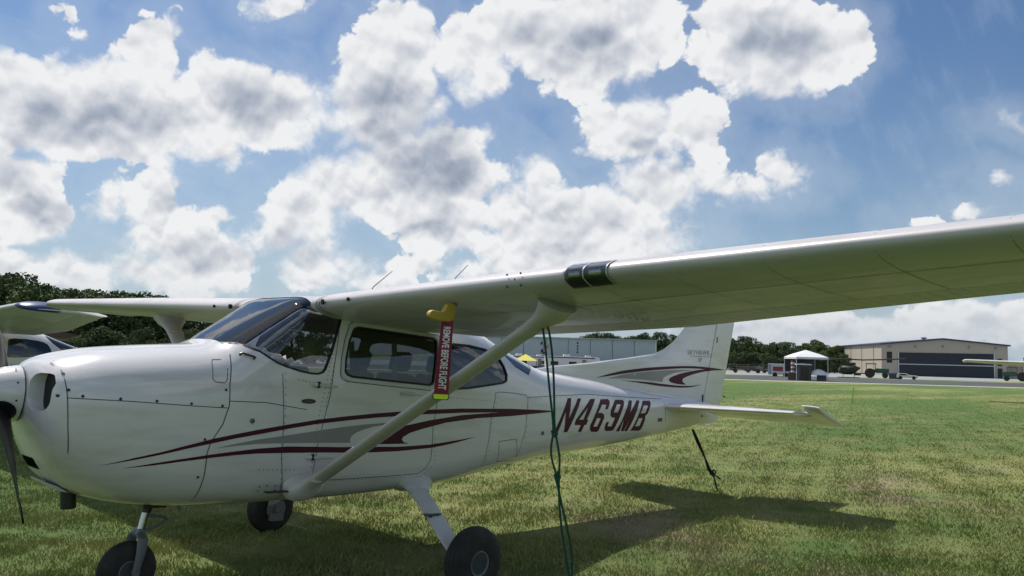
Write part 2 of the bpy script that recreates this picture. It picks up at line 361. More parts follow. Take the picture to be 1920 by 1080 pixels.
def grass_mesh():
    rng=np.random.default_rng(3); F=np.array([.7168,.6973]); Rr=np.array([.6973,-.7168]); C0=np.array([CAMLOC.x,CAMLOC.y])
    P=[];H=[]
    n_=1000000; g_=-.25; a0,a1=2.6**g_,60**g_
    d=(a0+(a1-a0)*rng.uniform(0,1,n_))**(1/g_); q=rng.uniform(-.80,.80,n_)
    p=C0+d[:,None]*F+(q*d)[:,None]*Rr
    cl=np.sin(p[:,0]*3.1+np.sin(p[:,1]*2.3)*2)+np.sin(p[:,1]*4.3+np.sin(p[:,0]*1.7)*2)+.8*np.sin(p[:,0]*11+p[:,1]*7)+.8*np.sin(p[:,1]*13-p[:,0]*5)+.7*np.sin(p[:,0]*29+4*np.sin(p[:,1]*9))
    keep=rng.uniform(-4.2,2.2,n_)<cl
    p=p[keep]; cl=cl[keep]; d=d[keep]
    hh=rng.uniform(.55,1.25,len(p))*.040*(1+.14*cl)*(1-.72*(d/60)**.7)
    # a few taller weeds and seed stalks
    tall=rng.uniform(0,1,len(p))<.012; hh=np.where(tall&(d<22),hh*2.0,hh)
    P.append(p); H.append(np.stack([hh,.0021*(d/5.5)**.85*rng.uniform(.7,1.5,len(p))],1))
    P=np.concatenate(P);H=np.concatenate(H);n_=len(P)
    a=rng.uniform(0,2*PI,n_); lean=rng.uniform(.1,.9,n_)*H[:,0]; b=rng.uniform(0,2*PI,n_)
    V=np.zeros((n_,4,3)); wx=np.cos(a)*H[:,1]; wy=np.sin(a)*H[:,1]
    V[:,0,0]=P[:,0]-wx;V[:,0,1]=P[:,1]-wy; V[:,1,0]=P[:,0]+wx;V[:,1,1]=P[:,1]+wy
    mx=P[:,0]+np.cos(b)*lean*.35; my=P[:,1]+np.sin(b)*lean*.35
    V[:,2,0]=mx+wx*.75;V[:,2,1]=my+wy*.75;V[:,2,2]=H[:,0]*.6
    V[:,3,0]=P[:,0]+np.cos(b)*lean;V[:,3,1]=P[:,1]+np.sin(b)*lean;V[:,3,2]=H[:,0]*.97
    V[:,0,2]=V[:,1,2]=-.004
    me=bpy.data.meshes.new('grass'); me.vertices.add(n_*4); me.vertices.foreach_set('co',V.ravel())
    F_=(np.arange(n_)[:,None]*4+np.array([0,1,2,0,2,3])).ravel()
    me.loops.add(n_*6); me.loops.foreach_set('vertex_index',F_)
    me.polygons.add(n_*2); me.polygons.foreach_set('loop_start',np.arange(n_*2)*3); me.polygons.foreach_set('loop_total',np.full(n_*2,3))
    me.update(calc_edges=True); return me
g=link('grass',grass_mesh(),BLADEM); tag(g,'short mown green and straw coloured grass covering the tie-down field','grass',kind='stuff')

# taxiway band along the far edge of the grass
ASPH=mat('asphalt',(.050,.052,.052),.9,var=(.15,(.075,.075,.07)),bump=(30,.3,.01))
CONC=mat('pale_concrete_edge',(.62,.62,.57),.85,var=(.6,(.48,.47,.42)))
APRON=mat('concrete_apron',(.30,.31,.31),.85,var=(.2,(.22,.23,.24)))
e0=Vector((70.67,35.78,0)); e1=Vector((87.52,13.77,0)); t_=(e1-e0).normalized(); nrm_=Vector((-t_.y,t_.x,0))
if nrm_.dot(e0-Vector((CAMLOC.x,CAMLOC.y,0)))<0: nrm_=-nrm_
def strip(name,a,b,z,m,l0=-260,l1=260):
    mb=MB(); k=24; wob=lambda i,s:(math.sin(i*1.7+s)*.25+math.sin(i*.6+s*2)*.35)
    r0=[e0+t_*(l0+(l1-l0)*i/k)+nrm_*(a+wob(i,a)*(1 if a<1 else 0))+Vector((0,0,z)) for i in range(k+1)]
    r1=[e0+t_*(l0+(l1-l0)*i/k)+nrm_*b+Vector((0,0,z)) for i in range(k+1)]
    mb.add(r0+r1,[(i,i+1,k+2+i,k+1+i) for i in range(k)]); return tag(mb.build(name,m),kind='structure')
strip('taxiway',1.0,34,.004,ASPH)
strip('concrete_edge',0,2.3,.008,CONC)
strip('apron',44,150,.004,APRON,-120,260)

# ------------------------------------------------------------------ the aeroplane: one body surface, everything is laid on it
# fuselage stations: x, z bottom, z top, half width, z of widest point, exponent above, exponent below, inward taper above
ST=[(-.955,1.12,1.40,.165,1.25,2.0,2.0,0),
(-.93,1.04,1.438,.27,1.25,2.1,2.1,0),
(-.88,.90,1.468,.375,1.24,2.2,2.2,0),
(-.80,.775,1.497,.43,1.22,2.3,2.3,0),
(-.62,.660,1.54,.475,1.20,2.5,2.5,0),
(-.35,.590,1.575,.508,1.18,2.7,2.9,0),
(-.05,.560,1.605,.53,1.17,3.0,3.4,0),
(.06,.558,1.617,.535,1.17,3.1,3.6,0),
(.12,.557,1.645,.538,1.17,3.1,3.7,.01),
(.22,.556,1.712,.542,1.17,3.4,3.8,.02),
(.40,.555,1.832,.548,1.17,4.2,4.0,.04),
(.55,.554,1.928,.552,1.17,5.4,4.0,.06),
(.66,.554,1.990,.555,1.17,6.6,4.0,.08),
(.74,.553,2.008,.556,1.17,6.6,4.2,.09),
(1.0,.556,2.025,.56,1.17,6.0,4.4,.10),
(1.4,.565,2.020,.56,1.17,5.6,4.4,.10),
(1.8,.578,2.005,.553,1.18,4.8,4.2,.10),
(2.15,.596,1.975,.535,1.18,4.2,4.0,.10),
(2.5,.640,1.90,.508,1.19,3.6,3.6,.10),
(2.9,.688,1.76,.472,1.19,3.2,3.2,.08),
(3.2,.722,1.66,.442,1.19,3.0,3.0,.05),
(3.42,.745,1.60,.42,1.19,2.8,2.8,.03),
(3.8,.772,1.565,.383,1.19,2.7,2.7,0),
(4.3,.808,1.525,.334,1.19,2.6,2.6,0),
(5.0,.868,1.465,.262,1.19,2.5,2.5,0),
(5.6,.930,1.42,.200,1.195,2.4,2.4,0),
(6.2,1.00,1.385,.135,1.205,2.3,2.3,0),
(6.6,1.055,1.365,.085,1.22,2.2,2.2,0),
(6.85,1.10,1.345,.045,1.24,2.0,2.0,0)]
def _tan(k,c):
    if k==0: return (ST[1][c]-ST[0][c])/(ST[1][0]-ST[0][0])
    if k==len(ST)-1: return (ST[-1][c]-ST[-2][c])/(ST[-1][0]-ST[-2][0])
    a=(ST[k][c]-ST[k-1][c])/(ST[k][0]-ST[k-1][0]); b=(ST[k+1][c]-ST[k][c])/(ST[k+1][0]-ST[k][0])
    if a*b<=0: return 0
    return 2*a*b/(a+b)
def stat(x):
    x=min(max(x,ST[0][0]),ST[-1][0]-1e-9)
    k=0
    while ST[k+1][0]<=x: k+=1
    h=ST[k+1][0]-ST[k][0]; t=(x-ST[k][0])/h
    r=[]
    for c in range(1,8):
        p,q=ST[k][c],ST[k+1][c]; m,n=_tan(k,c)*h,_tan(k+1,c)*h
        r.append((2*t**3-3*t*t+1)*p+(t**3-2*t*t+t)*m+(-2*t**3+3*t*t)*q+(t**3-t*t)*n)
    return r
def half(x,z):
    zb,zt,w,zc,nt,nb,tp=stat(x)
    if z>=zc:
        s=min((z-zc)/(zt-zc),1.0); return w*(1-tp*s*s)*(1-s**nt)**(1/nt)
    s=min((zc-z)/(zc-zb),1.0); return w*(1-s**nb)**(1/nb)
def sect(x,n,off=0.0):
    zb,zt,w,zc,nt,nb,tp=stat(x); out=[]
    for i in range(n):
        a=2*math.pi*i/n; c,s=math.cos(a),math.sin(a)
        if s>=0:
            y=(w-off)*abs(c)**(2/nt); q=abs(s)**(2/nt); z=zc+(zt-off-zc)*q; y*=1-tp*q*q
        else:
            y=(w-off)*abs(c)**(2/nb); z=zc-(zc-zb-off)*abs(s)**(2/nb)
        out.append((math.copysign(y,c),z))
    return out

D={'N': [(3.606,1.339),(3.662,1.34),(3.628,1.144),(3.777,1.338),(3.836,1.339),(3.626,1.016),(3.57,1.015),(3.569,1.213),(3.466,1.015),(3.406,1.014)],'4': [(3.997,1.334),(4.09,1.339),(3.938,1.132),(3.968,1.132),(3.935,1.08),(3.906,1.081),(3.868,1.014),(3.809,1.015),(3.841,1.081),(3.731,1.083),(3.746,1.131)],'4h': [(3.949,1.253),(3.879,1.133),(3.803,1.133)],'6': [(4.189,1.334),(4.332,1.339),(4.364,1.316),(4.351,1.278),(4.317,1.236),(4.262,1.236),(4.297,1.28),(4.211,1.282),(4.139,1.199),(4.211,1.199),(4.255,1.177),(4.258,1.151),(4.176,1.017),(4.15,1.007),(4.049,1.012),(4.016,1.033),(4.009,1.073)],'6h': [(4.123,1.147),(4.192,1.146),(4.141,1.061),(4.07,1.062)],'9': [(4.483,1.334),(4.628,1.335),(4.654,1.315),(4.639,1.277),(4.475,1.029),(4.449,1.014),(4.324,1.014),(4.294,1.032),(4.286,1.059),(4.306,1.106),(4.357,1.107),(4.337,1.062),(4.415,1.062),(4.468,1.149),(4.408,1.152),(4.374,1.17),(4.376,1.221),(4.45,1.313)],'9h': [(4.5,1.286),(4.581,1.287),(4.516,1.204),(4.436,1.204)],'M': [(4.759,1.33),(4.824,1.33),(4.769,1.201),(4.926,1.332),(4.99,1.332),(4.758,1.004),(4.696,1.005),(4.775,1.144),(4.679,1.005),(4.63,1.006),(4.643,1.145),(4.596,1.005),(4.527,1.007)],'B': [(5.059,1.329),(5.219,1.33),(5.238,1.31),(5.218,1.273),(5.147,1.186),(5.104,1.168),(5.103,1.128),(5.058,1.022),(5.028,1.003),(4.827,1.007)],'Bh': [(5.068,1.278),(5.166,1.278),(5.101,1.197),(4.996,1.192)],'Bk': [(4.961,1.14),(5.048,1.143),(5.001,1.056),(4.907,1.054)],'s1': [(-.609,.863),(-.413,.915),(-.281,.945),(-.141,.982),(.017,1.021),(.157,1.048),(.3,1.074),(.527,1.11),(.749,1.143),(.985,1.168),(1.24,1.19),(1.692,1.22),(2.104,1.233),(2.749,1.234),(3.138,1.226),(3.433,1.214),(2.755,1.172),(2.303,1.155),(1.932,1.12),(1.689,1.073),(1.569,1.044),(1.509,1.016),(1.496,.997),(1.519,.976),(1.572,.965),(1.408,.965),(1.237,.966),(1.354,1.007),(1.434,1.061),(1.512,1.098),(1.765,1.14),(2.109,1.18),(2.592,1.204),(2.107,1.199),(1.695,1.185),(1.243,1.159),(.988,1.138),(.752,1.114),(.53,1.082),(.303,1.044),(.16,1.021),(.02,.994),(-.138,.962),(-.278,.93),(-.411,.903)],'s2': [(-.484,.848),(-.32,.876),(-.161,.9),(.019,.924),(.17,.94),(.313,.954),(.538,.965),(.746,.959),(.989,.951),(1.263,.948),(1.466,.943),(1.784,.952),(2.092,.981),(2.299,1.002),(2.094,.965),(1.923,.941),(1.788,.926),(1.47,.91),(1.211,.908),(.993,.913),(.751,.919),(.543,.922),(.317,.923),(.173,.916),(.022,.903),(-.159,.884),(-.318,.864)],'g1': [(.035,.961),(.164,.987),(.307,1.012),(.534,1.039),(.756,1.068),(.992,1.096),(1.161,1.111),(1.348,1.122),(1.335,1.109),(1.225,1.093),(1.132,1.071),(1.07,1.049),(1.035,1.023),(1.029,.997),(1.04,.981),(.752,.986),(.5,.987),(.31,.985),(.166,.974)],'f1': [(4.484,1.548),(4.706,1.596),(4.945,1.641),(5.178,1.672),(5.421,1.7),(5.674,1.722),(5.936,1.741),(6.173,1.755),(6.399,1.763),(6.593,1.765),(6.793,1.764),(6.998,1.76),(7.21,1.751),(7.052,1.742),(6.897,1.734),(6.656,1.711),(6.5,1.687),(6.367,1.662),(6.255,1.636),(6.182,1.614),(6.143,1.596),(6.133,1.577),(6.158,1.555),(6.225,1.533),(6.132,1.531),(6.022,1.533),(5.932,1.543),(5.869,1.555),(5.85,1.57),(5.852,1.589),(5.883,1.605),(5.944,1.625),(6.069,1.655),(6.215,1.681),(6.345,1.701),(6.479,1.719),(6.654,1.737),(6.497,1.738),(6.305,1.733),(6.119,1.725),(5.938,1.712),(5.762,1.696),(5.591,1.682),(5.423,1.666),(5.181,1.637),(4.947,1.609),(4.708,1.576)],'f2': [(4.93,1.537),(5.269,1.537),(5.466,1.534),(5.687,1.525),(5.862,1.518),(6.042,1.514),(6.189,1.515),(6.319,1.52),(6.452,1.53),(6.587,1.545),(6.415,1.515),(6.32,1.504),(6.227,1.497),(6.098,1.492),(5.953,1.492),(5.776,1.494),(5.603,1.5),(5.434,1.511),(5.27,1.521),(5.094,1.531)],'f3': [(4.702,1.551),(4.979,1.601),(5.198,1.63),(5.424,1.654),(5.625,1.673),(5.851,1.691),(6.12,1.706),(6.382,1.717),(6.177,1.693),(6.031,1.674),(5.907,1.651),(5.802,1.624),(5.742,1.603),(5.718,1.582),(5.712,1.548),(5.532,1.553),(5.349,1.559),(5.139,1.56),(4.951,1.558)],'wsl': [(-.035,1.599),(.099,1.626),(.191,1.632),(.228,1.618),(.264,1.6),(.306,1.585),(.364,1.547),(.417,1.518),(.483,1.496),(.588,1.47),(.68,1.458),(.727,1.457),(.766,1.469),(.784,1.489),(.799,1.527),(.83,1.614),(.863,1.722),(.911,1.851)],'dw': [(.949,1.489),(.951,1.583),(.976,1.699),(1.013,1.779),(1.03,1.796),(1.059,1.806),(1.393,1.793),(1.787,1.777),(1.814,1.766),(1.823,1.747),(1.801,1.588),(1.782,1.442),(1.771,1.421),(1.744,1.412),(1.343,1.431),(1.008,1.449),(.966,1.463)],'aw': [(1.906,1.7),(1.921,1.722),(1.955,1.737),(2.014,1.749),(2.214,1.749),(2.424,1.731),(2.54,1.705),(2.607,1.672),(2.658,1.597),(2.684,1.527),(2.673,1.474),(2.619,1.454),(2.489,1.437),(2.187,1.4),(2.031,1.39),(1.941,1.388),(1.91,1.408)]}
SEAM=[[(.13,1.555),(.124,1.528),(.1,1.365),(.104,1.231),(.073,1.113),(.006,.998),(-.009,.932),(-.002,.798),(-.005,.675),(-.008,.615)],[(-.816,1.253),(-.507,1.244),(-.134,1.224),(.105,1.214)],[(-.858,1.477),(-.846,1.455),(-.834,1.402),(-.826,1.344),(-.816,1.253),(-.796,1.091),(-.767,.937)],[(.011,1.514),(.091,1.519),(.098,1.499),(.083,1.392),(.069,1.371),(.007,1.375),(-.009,1.395),(.001,1.494),(.011,1.514)],[(.893,1.808),(.859,1.541),(.836,1.309),(.797,1.124),(.767,.964),(.757,.77),(.892,.722),(1.191,.723),(1.536,.725),(1.713,.728),(1.78,.768),(1.811,.834),(1.809,.933),(1.803,1.09),(1.831,1.285),(1.86,1.361)],[(2.518,1.37),(2.52,1.334),(2.478,1.155),(2.46,.882),(2.475,.746)],[(2.518,1.361),(2.568,1.376),(2.758,1.37),(2.943,1.355),(2.974,1.327),(2.966,1.195),(2.963,1.072),(2.934,.936),(2.938,.808)],[(.458,1.449),(.49,1.167),(.502,.885),(.566,.641)],[(.102,1.258),(.358,1.253),(.659,1.211)],[(5.557,1.33),(5.579,1.102)],[(2.974,1.336),(3.952,1.381),(4.792,1.361),(5.528,1.353)],[(2.603,.955),(2.844,.971),(2.945,.776),(2.667,.773),(2.603,.955)]]
RIV=[(.854,1.691),(.848,1.66),(.841,1.63),(.836,1.599),(.83,1.569),(.825,1.539),(.819,1.509),(.814,1.479),(.809,1.449),(.804,1.419),(.8,1.389),(.794,1.359),(.787,1.328),(.781,1.297),(.775,1.266),(.77,1.235),(.764,1.205),(.761,1.173),(.758,1.142),(.755,1.111),(.752,1.08),(.749,1.049),(.746,1.017),(.743,.986),(.742,.953),(.741,.92),(.741,.887),(.741,.853),(.742,.82),(.881,1.693),(.875,1.662),(.87,1.632),(.864,1.601),(.86,1.571),(.855,1.541),(.851,1.51),(.846,1.48),(.842,1.45),(.838,1.42),(.834,1.391),(.828,1.36),(.822,1.329),(.816,1.298),(.81,1.267),(.804,1.236),(.482,1.45),(.484,1.403),(.487,1.355),(.491,1.308),(.494,1.261),(.498,1.214),(.502,1.167),(.502,1.12),(.503,1.073),(.504,1.026),(.505,.979),(.507,.932),(.509,.884),(.515,.838),(.522,.791),(.532,.743),(.548,.694),(.922,.713),(.953,.713),(.986,.713),(1.018,.713),(1.051,.714),(1.085,.714),(1.118,.714),(1.152,.714),(1.186,.713),(1.221,.713),(1.255,.713),(1.29,.713),(1.327,.713),(1.364,.712),(1.402,.712),(1.439,.711),(1.478,.71),(1.517,.71),(1.557,.709),(1.598,.708),(1.639,.707),(1.681,.706),(1.723,.705),(1.766,.704),(1.788,.728),(1.812,.751),(1.838,.774),(1.866,.798),(1.857,.831),(1.849,.865),(1.843,.897),(1.838,.93),(1.833,.963),(1.83,.995),(2.548,1.33),(2.536,1.286),(2.526,1.242),(2.516,1.198),(2.506,1.154),(2.501,1.116),(2.496,1.077),(2.491,1.038),(2.488,.999),(2.486,.96),(2.486,.921),(2.489,.881),(2.486,.84),(2.49,.798),(3.014,1.323),(3.09,1.326),(3.169,1.33),(3.249,1.334),(3.332,1.337),(3.416,1.341),(3.5,1.345),(3.585,1.349),(3.672,1.353),(3.761,1.357),(3.852,1.361),(3.946,1.365),(4.043,1.363),(4.142,1.36),(4.243,1.358),(4.346,1.355),(4.451,1.353),(4.559,1.35),(4.669,1.347),(4.781,1.345),(4.886,1.342),(4.993,1.34),(5.102,1.337),(5.212,1.334),(5.325,1.332),(.357,.816),(.388,.814),(.419,.813),(.451,.812),(.483,.811),(.515,.809),(.548,.808),(.581,.807),(.614,.805),(2.974,1.303),(2.976,1.259),(2.979,1.214),(2.984,1.169),(2.988,1.124),(2.982,1.077),(2.978,1.03),(2.978,.982),(.58,1.411),(.61,1.407),(.639,1.403),(.669,1.399),(.7,1.395),(.73,1.39),(.761,1.386),(1.554,1.333),(1.587,1.332),(1.62,1.331),(1.654,1.329),(1.688,1.328),(1.722,1.327),(1.756,1.326),(1.791,1.324),(1.826,1.323),(1.862,1.322),(1.898,1.32),(1.934,1.319),(1.971,1.318),(2.009,1.316),(2.047,1.315),(2.085,1.313),(2.124,1.312),(2.163,1.31),(2.203,1.309),(2.243,1.307),(2.283,1.306),(2.324,1.304),(2.366,1.303),(2.408,1.301),(2.451,1.299)]
SCR=[[-.813,1.297],[-.859,1.262],[-.743,1.265],[-.548,1.256],[-.345,1.248],[-.138,1.237],[.059,1.227],[.076,1.328],[-.033,1.018],[-.038,.782],[-.83,1.387],[-.859,1.437]]

ORIG=Vector((1.5,0,0))
MROT=Matrix(((.99931132,.00018030,.03710590),(.00015707,.99995868,-.00908889),(-.03710601,.00908846,.99927001)))
def B2W(p): return MROT@(Vector(p)-ORIG)+ORIG
ac=empty('light_aircraft',ORIG); ac.rotation_euler=MROT.to_euler()
tag(ac,'white high wing light aircraft with maroon stripes, number N469MB on its side, large in front','light aircraft')
OFF=Vector((-1.5,0,0))
def part(mb,name,mats,parent=None,smooth=35,bevel=None):
    o=mb.build(name,mats,parent or ac,smooth,bevel)
    if parent is None: o.location=OFF
    return o
def conform(polys,off,side=-1,step=.05):
    """flat polygon with holes (x,z) laid on the body"""
    flat=[Vector((p[0],p[1],0)) for q in polys for p in q]
    tris=tessellate_polygon([[Vector((p[0],p[1],0)) for p in q] for q in polys])
    bm=bmesh.new(); vs=[bm.verts.new(p) for p in flat]
    for t in tris:
        try: bm.faces.new([vs[i] for i in t])
        except ValueError: pass
    for it in range(7):
        es=[e for e in bm.edges if e.calc_length()>step]
        if not es: break
        bmesh.ops.subdivide_edges(bm,edges=es,cuts=1); bmesh.ops.triangulate(bm,faces=[f for f in bm.faces if len(f.verts)>3])
    bm.verts.index_update()
    V=[(v.co.x,side*(half(v.co.x,v.co.y)+off),v.co.y) for v in bm.verts]; F=[[v.index for v in f.verts] for f in bm.faces]
    bm.free(); return V,F
def resample(path,step):
    out=[]
    for a,b in zip(path,path[1:]):
        n=max(1,int(math.hypot(b[0]-a[0],b[1]-a[1])/step))
        out+=[(a[0]+(b[0]-a[0])*i/n,a[1]+(b[1]-a[1])*i/n) for i in range(n)]
    return out+[path[-1]]
def strip_on(mb,path,w,off,mi=0,side=-1,closed=False,step=.03,hf=None):
    p=resample(path+[path[0]] if closed else path,step); hf=hf or half
    vs=[]
    for i,q in enumerate(p):
        a=p[max(i-1,0)];b=p[min(i+1,len(p)-1)]
        if closed and i in (0,len(p)-1): a=p[-2];b=p[1]
        dx,dz=b[0]-a[0],b[1]-a[1]; l=math.hypot(dx,dz) or 1; nx,nz=-dz/l*w/2,dx/l*w/2
        for s in (1,-1):
            x,z=q[0]+s*nx,q[1]+s*nz; vs.append((x,side*(hf(x,z)+off),z))
    mb.add(vs,[(2*i,2*i+1,2*i+3,2*i+2) for i in range(len(p)-1)],mi)
def boolean(o,cutter,op='DIFFERENCE',remove=True):
    md=o.modifiers.new('b','BOOLEAN'); md.operation=op; md.object=cutter; md.solver='EXACT'
    try: md.material_mode='TRANSFER'
    except Exception: pass
    dg=bpy.context.evaluated_depsgraph_get(); me=bpy.data.meshes.new_from_object(o.evaluated_get(dg))
    o.modifiers.remove(md); old=o.data; o.data=me; bpy.data.meshes.remove(old)
    if remove:
        bpy.data.objects.remove(cutter)
def resmooth(o,ang=30):
    for p in o.data.polygons: p.use_smooth=True
    o.data.set_sharp_from_angle(angle=R(ang))
NS=96
sa=SEAM[0]
def seamx(z):
    pts=sorted(((p[1],p[0]) for p in sa))
    if z<=pts[0][0]: return pts[0][1]
    for (z0,x0),(z1,x1) in zip(pts,pts[1:]):
        if z<=z1: return x0+(x1-x0)*(z-z0)/(z1-z0+1e-9)
    return pts[-1][1]
def warped(x0,off=0.0):
    """section whose plane bends to follow the cowling joint near the firewall"""
    k=max(0,1-abs(x0-.06)/.34)
    base=sect(x0,NS,off); out=[]
    for i,(y,z) in enumerate(base):
        if k>0:
            x=x0
            for _ in range(2):
                x=x0+k*(seamx(z)-.06); yy,z=sect(x,NS,off)[i]
            out.append((x,yy,z))
        else: out.append((x0,y,z))
    return out
cow_x=[-.955,-.945,-.93,-.91,-.88,-.85,-.80,-.75,-.70,-.62,-.54,-.46,-.38,-.30,-.24,-.18,-.12,-.06,0,.06]
fus_x=[.06,.09,.12,.15,.18,.22,.26,.30,.35,.40,.45,.50,.55,.60,.64,.67,.70,.74,.80,.90,1.0,1.1,1.2,1.3,1.4,1.5,1.6,1.7,1.8,1.9,2.0,2.1,2.2,2.3,2.4,2.5,2.6,2.7,2.8,2.9,3.0,3.1,3.2,3.3,3.42,3.55,3.7,3.85,4.0,4.2,4.4,4.6,4.8,5.0,5.2,5.4,5.6,5.8,6.0,6.2,6.4,6.6,6.75,6.85]
cowl=part(MB().grid([warped(x) for x in cow_x],caps=True),'cowling',[WHITE,DARKIN],smooth=None)
fus=part(MB().grid([warped(x) for x in fus_x],caps=True),'fuselage',[WHITE,CABIN,RUBBER],smooth=None)
# intakes beside the spinner
def rounded(cx,cz,hx,hz,r,n=6):
    out=[]
    for (sx,sz,a0) in ((1,1,0),(-1,1,PI/2),(-1,-1,PI),(1,-1,1.5*PI)):
        for i in range(n+1):
            a=a0+i*PI/2/n; out.append((cx+sx*(hx-r)+r*math.cos(a),cz+sz*(hz-r)+r*math.sin(a)))
    return out
def cutter(mb,mats):
    o=mb.build('cutter',mats); o.matrix_world=Matrix.Translation(OFF+ORIG) if False else Matrix.Identity(4); return o
def with_identity(o,fn):
    """booleans are worked out in body coordinates before the part is hung on the aircraft"""
    p=o.parent; o.parent=None; l=o.location.copy(); o.location=(0,0,0); o.rotation_euler=(0,0,0); fn(); o.parent=p; o.location=l
def cut_cowl():
    for s in (-1,1):
        m_=MB().prism(rounded(s*.272,1.275,.095,.108,.07),'x',-1.1,-.866,0); m_.m[1]=1; c=cutter(m_,[WHITE,DARKIN]); boolean(cowl,c)  # shallow cut; its black back face paints the darkness of a deep intake
    c=cutter(MB().prism(rounded(0,.85,.12,.035,.02),'x',-1.1,-.75,1),[WHITE,DARKIN]); boolean(cowl,c)
with_identity(cowl,cut_cowl); resmooth(cowl,28)
WS=[(-.2,1.627),(.06,1.6285)]+[(x,z) for x,z in D['wsl'] if x>.08]+[(.935,1.905),(.70,1.93),(.665,2.2),(-.2,2.2)]
DW=D['dw']; AW=D['aw']
REARW=[(2.60,1.80),(2.70,1.70),(2.83,1.60),(3.03,1.53),(3.20,1.64),(3.1,1.8),(2.7,2.0),(2.55,1.95)]
def cut_fus():
    inner=[x for x in fus_x if .13<x<3.3]
    c=cutter(MB().grid([[(x,y,z) for y,z in sect(x,NS,.022)] for x in inner],caps=True,mi=1),[WHITE,CABIN,RUBBER]); boolean(fus,c)
    for q in (DW,AW,WS,REARW):
        c=cutter(MB().prism(q,'y',-.9,.9,2),[WHITE,CABIN,RUBBER]); boolean(fus,c)
with_identity(fus,cut_fus); resmooth(fus,24)
# panes
def shell_pane(poly,x0,x1,name,m):
    xs=[x0+(x1-x0)*i/30 for i in range(31)]
    o=MB().grid([[(x,y,z) for y,z in sect(x,NS,.004)] for x in xs],caps=True).build(name,[m])
    c=cutter(MB().grid([[(x,y,z) for y,z in sect(x,NS,.009)] for x in [x0-.01]+xs+[x1+.01]],caps=True),[m])
    boolean(o,c); c=cutter(MB().prism(poly,'y',-.9,.9),[m]); boolean(o,c,'INTERSECT')
    resmooth(o,30); o.parent=ac; o.location=OFF; return o
shell_pane(WS,.03,.96,'windshield',WSGLASS)
shell_pane(REARW,2.5,3.25,'rear_window',GLASS)
for s in (-1,1):
    for nm,q in (('door_window',DW),('side_window',AW)):
        mb=MB(); V,F=conform([q],-.006,s,.12); mb.add(V,F); part(mb,nm,GLASS,smooth=40)
# window surrounds, joints, rivets and screws: lie in one mesh on the skin
det=MB()
for s in (-1,1):
    for q in (DW,AW): strip_on(det,q,.016,.003,1,s,True)
    strip_on(det,D['wsl'][1:],.013,.003,1,s)
    cx=sum(p[0] for p in DW)/len(DW); cz=sum(p[1] for p in DW)/len(DW)
    strip_on(det,[(cx+(x-cx)*1.055,cz+(z-cz)*1.13) for x,z in DW],.022,.006,2,s,True)
    strip_on(det,[(cx+(x-cx)*1.10,cz+(z-cz)*1.22) for x,z in DW],.004,.002,0,s,True)
for q in SEAM[1:]:
    strip_on(det,q,.0045,.0012,0)
strip_on(det,SEAM[0],.006,.0015,0)
def disc(mb,x,z,r,off,mi,n=7,y=None):
    vs=[(x,-(half(x,z)+off),z)]
    for j in range(n):
        a=2*PI*j/n; X,Z=x+r*math.cos(a),z+r*math.sin(a); vs.append((X,-(half(X,Z)+off*.5),Z))
    mb.add(vs,[(0,1+j,1+(j+1)%n) for j in range(n)],mi)
for (x,z) in RIV: disc(det,x,z,.0044,.0022,3,6)
for (x,z) in SCR: disc(det,x,z,.009,.004,4,8)
part(det,'skin_detail',[SEAMM,RUBBER,BELLY,RIVM,SCREW],smooth=30)
# maroon and grey livery
mb=MB()
for k in ('s1','s2'): V,F=conform([D[k]],.0016); mb.add(V,F,0)
V,F=conform([D['g1']],.0012); mb.add(V,F,1)
part(mb,'side_stripe',[MAROON,SILVER],smooth=40)
mb=MB()
for k in (['N'],['4','4h'],['6','6h'],['9','9h'],['M'],['B','Bh','Bk']):
    V,F=conform([D[q] for q in k],.002,-1,.04); mb.add(V,F,0)
part(mb,'registration_number',MAROON,smooth=40)
# maker's badge, fuel drain hatch, pilot's step plate, vent discs, small data plate
mb=MB()
V,F=conform([[(.668+.056*math.cos(a*PI/10),1.268+.0165*math.sin(a*PI/10)) for a in range(20)]],.004,-1,.03); mb.add(V,F,0)
strip_on(mb,[(.635,1.268),(.70,1.268)],.007,.0055,1)
part(mb,'oval_badge',[SCREW,RIVM],smooth=40)
for (x,z,r) in ((.268,1.134,.016),(3.225,1.015,.018)): part(MB().lathe([(0,r),(.008,r),(.010,r*.8)],(x,-half(x,z)+.001,z),(0,-1,0),14,0),'static_port',[RIVM],smooth=40)
mb=MB(); V,F=conform([[(5.40,1.14),(5.50,1.14),(5.50,1.10),(5.40,1.10)]],.003); mb.add(V,F,0)
part(mb,'data_plate',[RIVM],smooth=40)
def bar_handle(x0,z0,x1,z1,out,r=.008,m=BLACKM,nm='grab_handle'):
    y=lambda x,z:-(half(x,z))
    part(MB().tube([(x0,y(x0,z0)+.01,z0-.02),(x0,y(x0,z0)-out*.8,z0),(x0+.012,y(x0,z0)-out,z0+.004),(x1-.012,y(x1,z1)-out,z1+.004),(x1,y(x1,z1)-out*.8,z1),(x1,y(x1,z1)+.01,z1-.02)],r,8),nm,m)
bar_handle(.185,1.565,.262,1.545,.02)
mb=MB().box((.40,-.585,.668),(.555,-.535,.675)).tube([(.40,-.58,.675),(.555,-.58,.672)],.006,6)
part(mb,'boarding_step',[BLACKM])
mb=MB(); V,F=conform([[(.375,.715),(.545,.705),(.52,.655),(.365,.665)]],.003); mb.add(V,F,0)
for (x,z) in ((.39,.70),(.44,.705),(.50,.70),(.51,.67),(.45,.665),(.39,.67)): disc(mb,x,z,.006,.006,1)
part(mb,'access_hatch',[BELLY,SCREW],smooth=40)
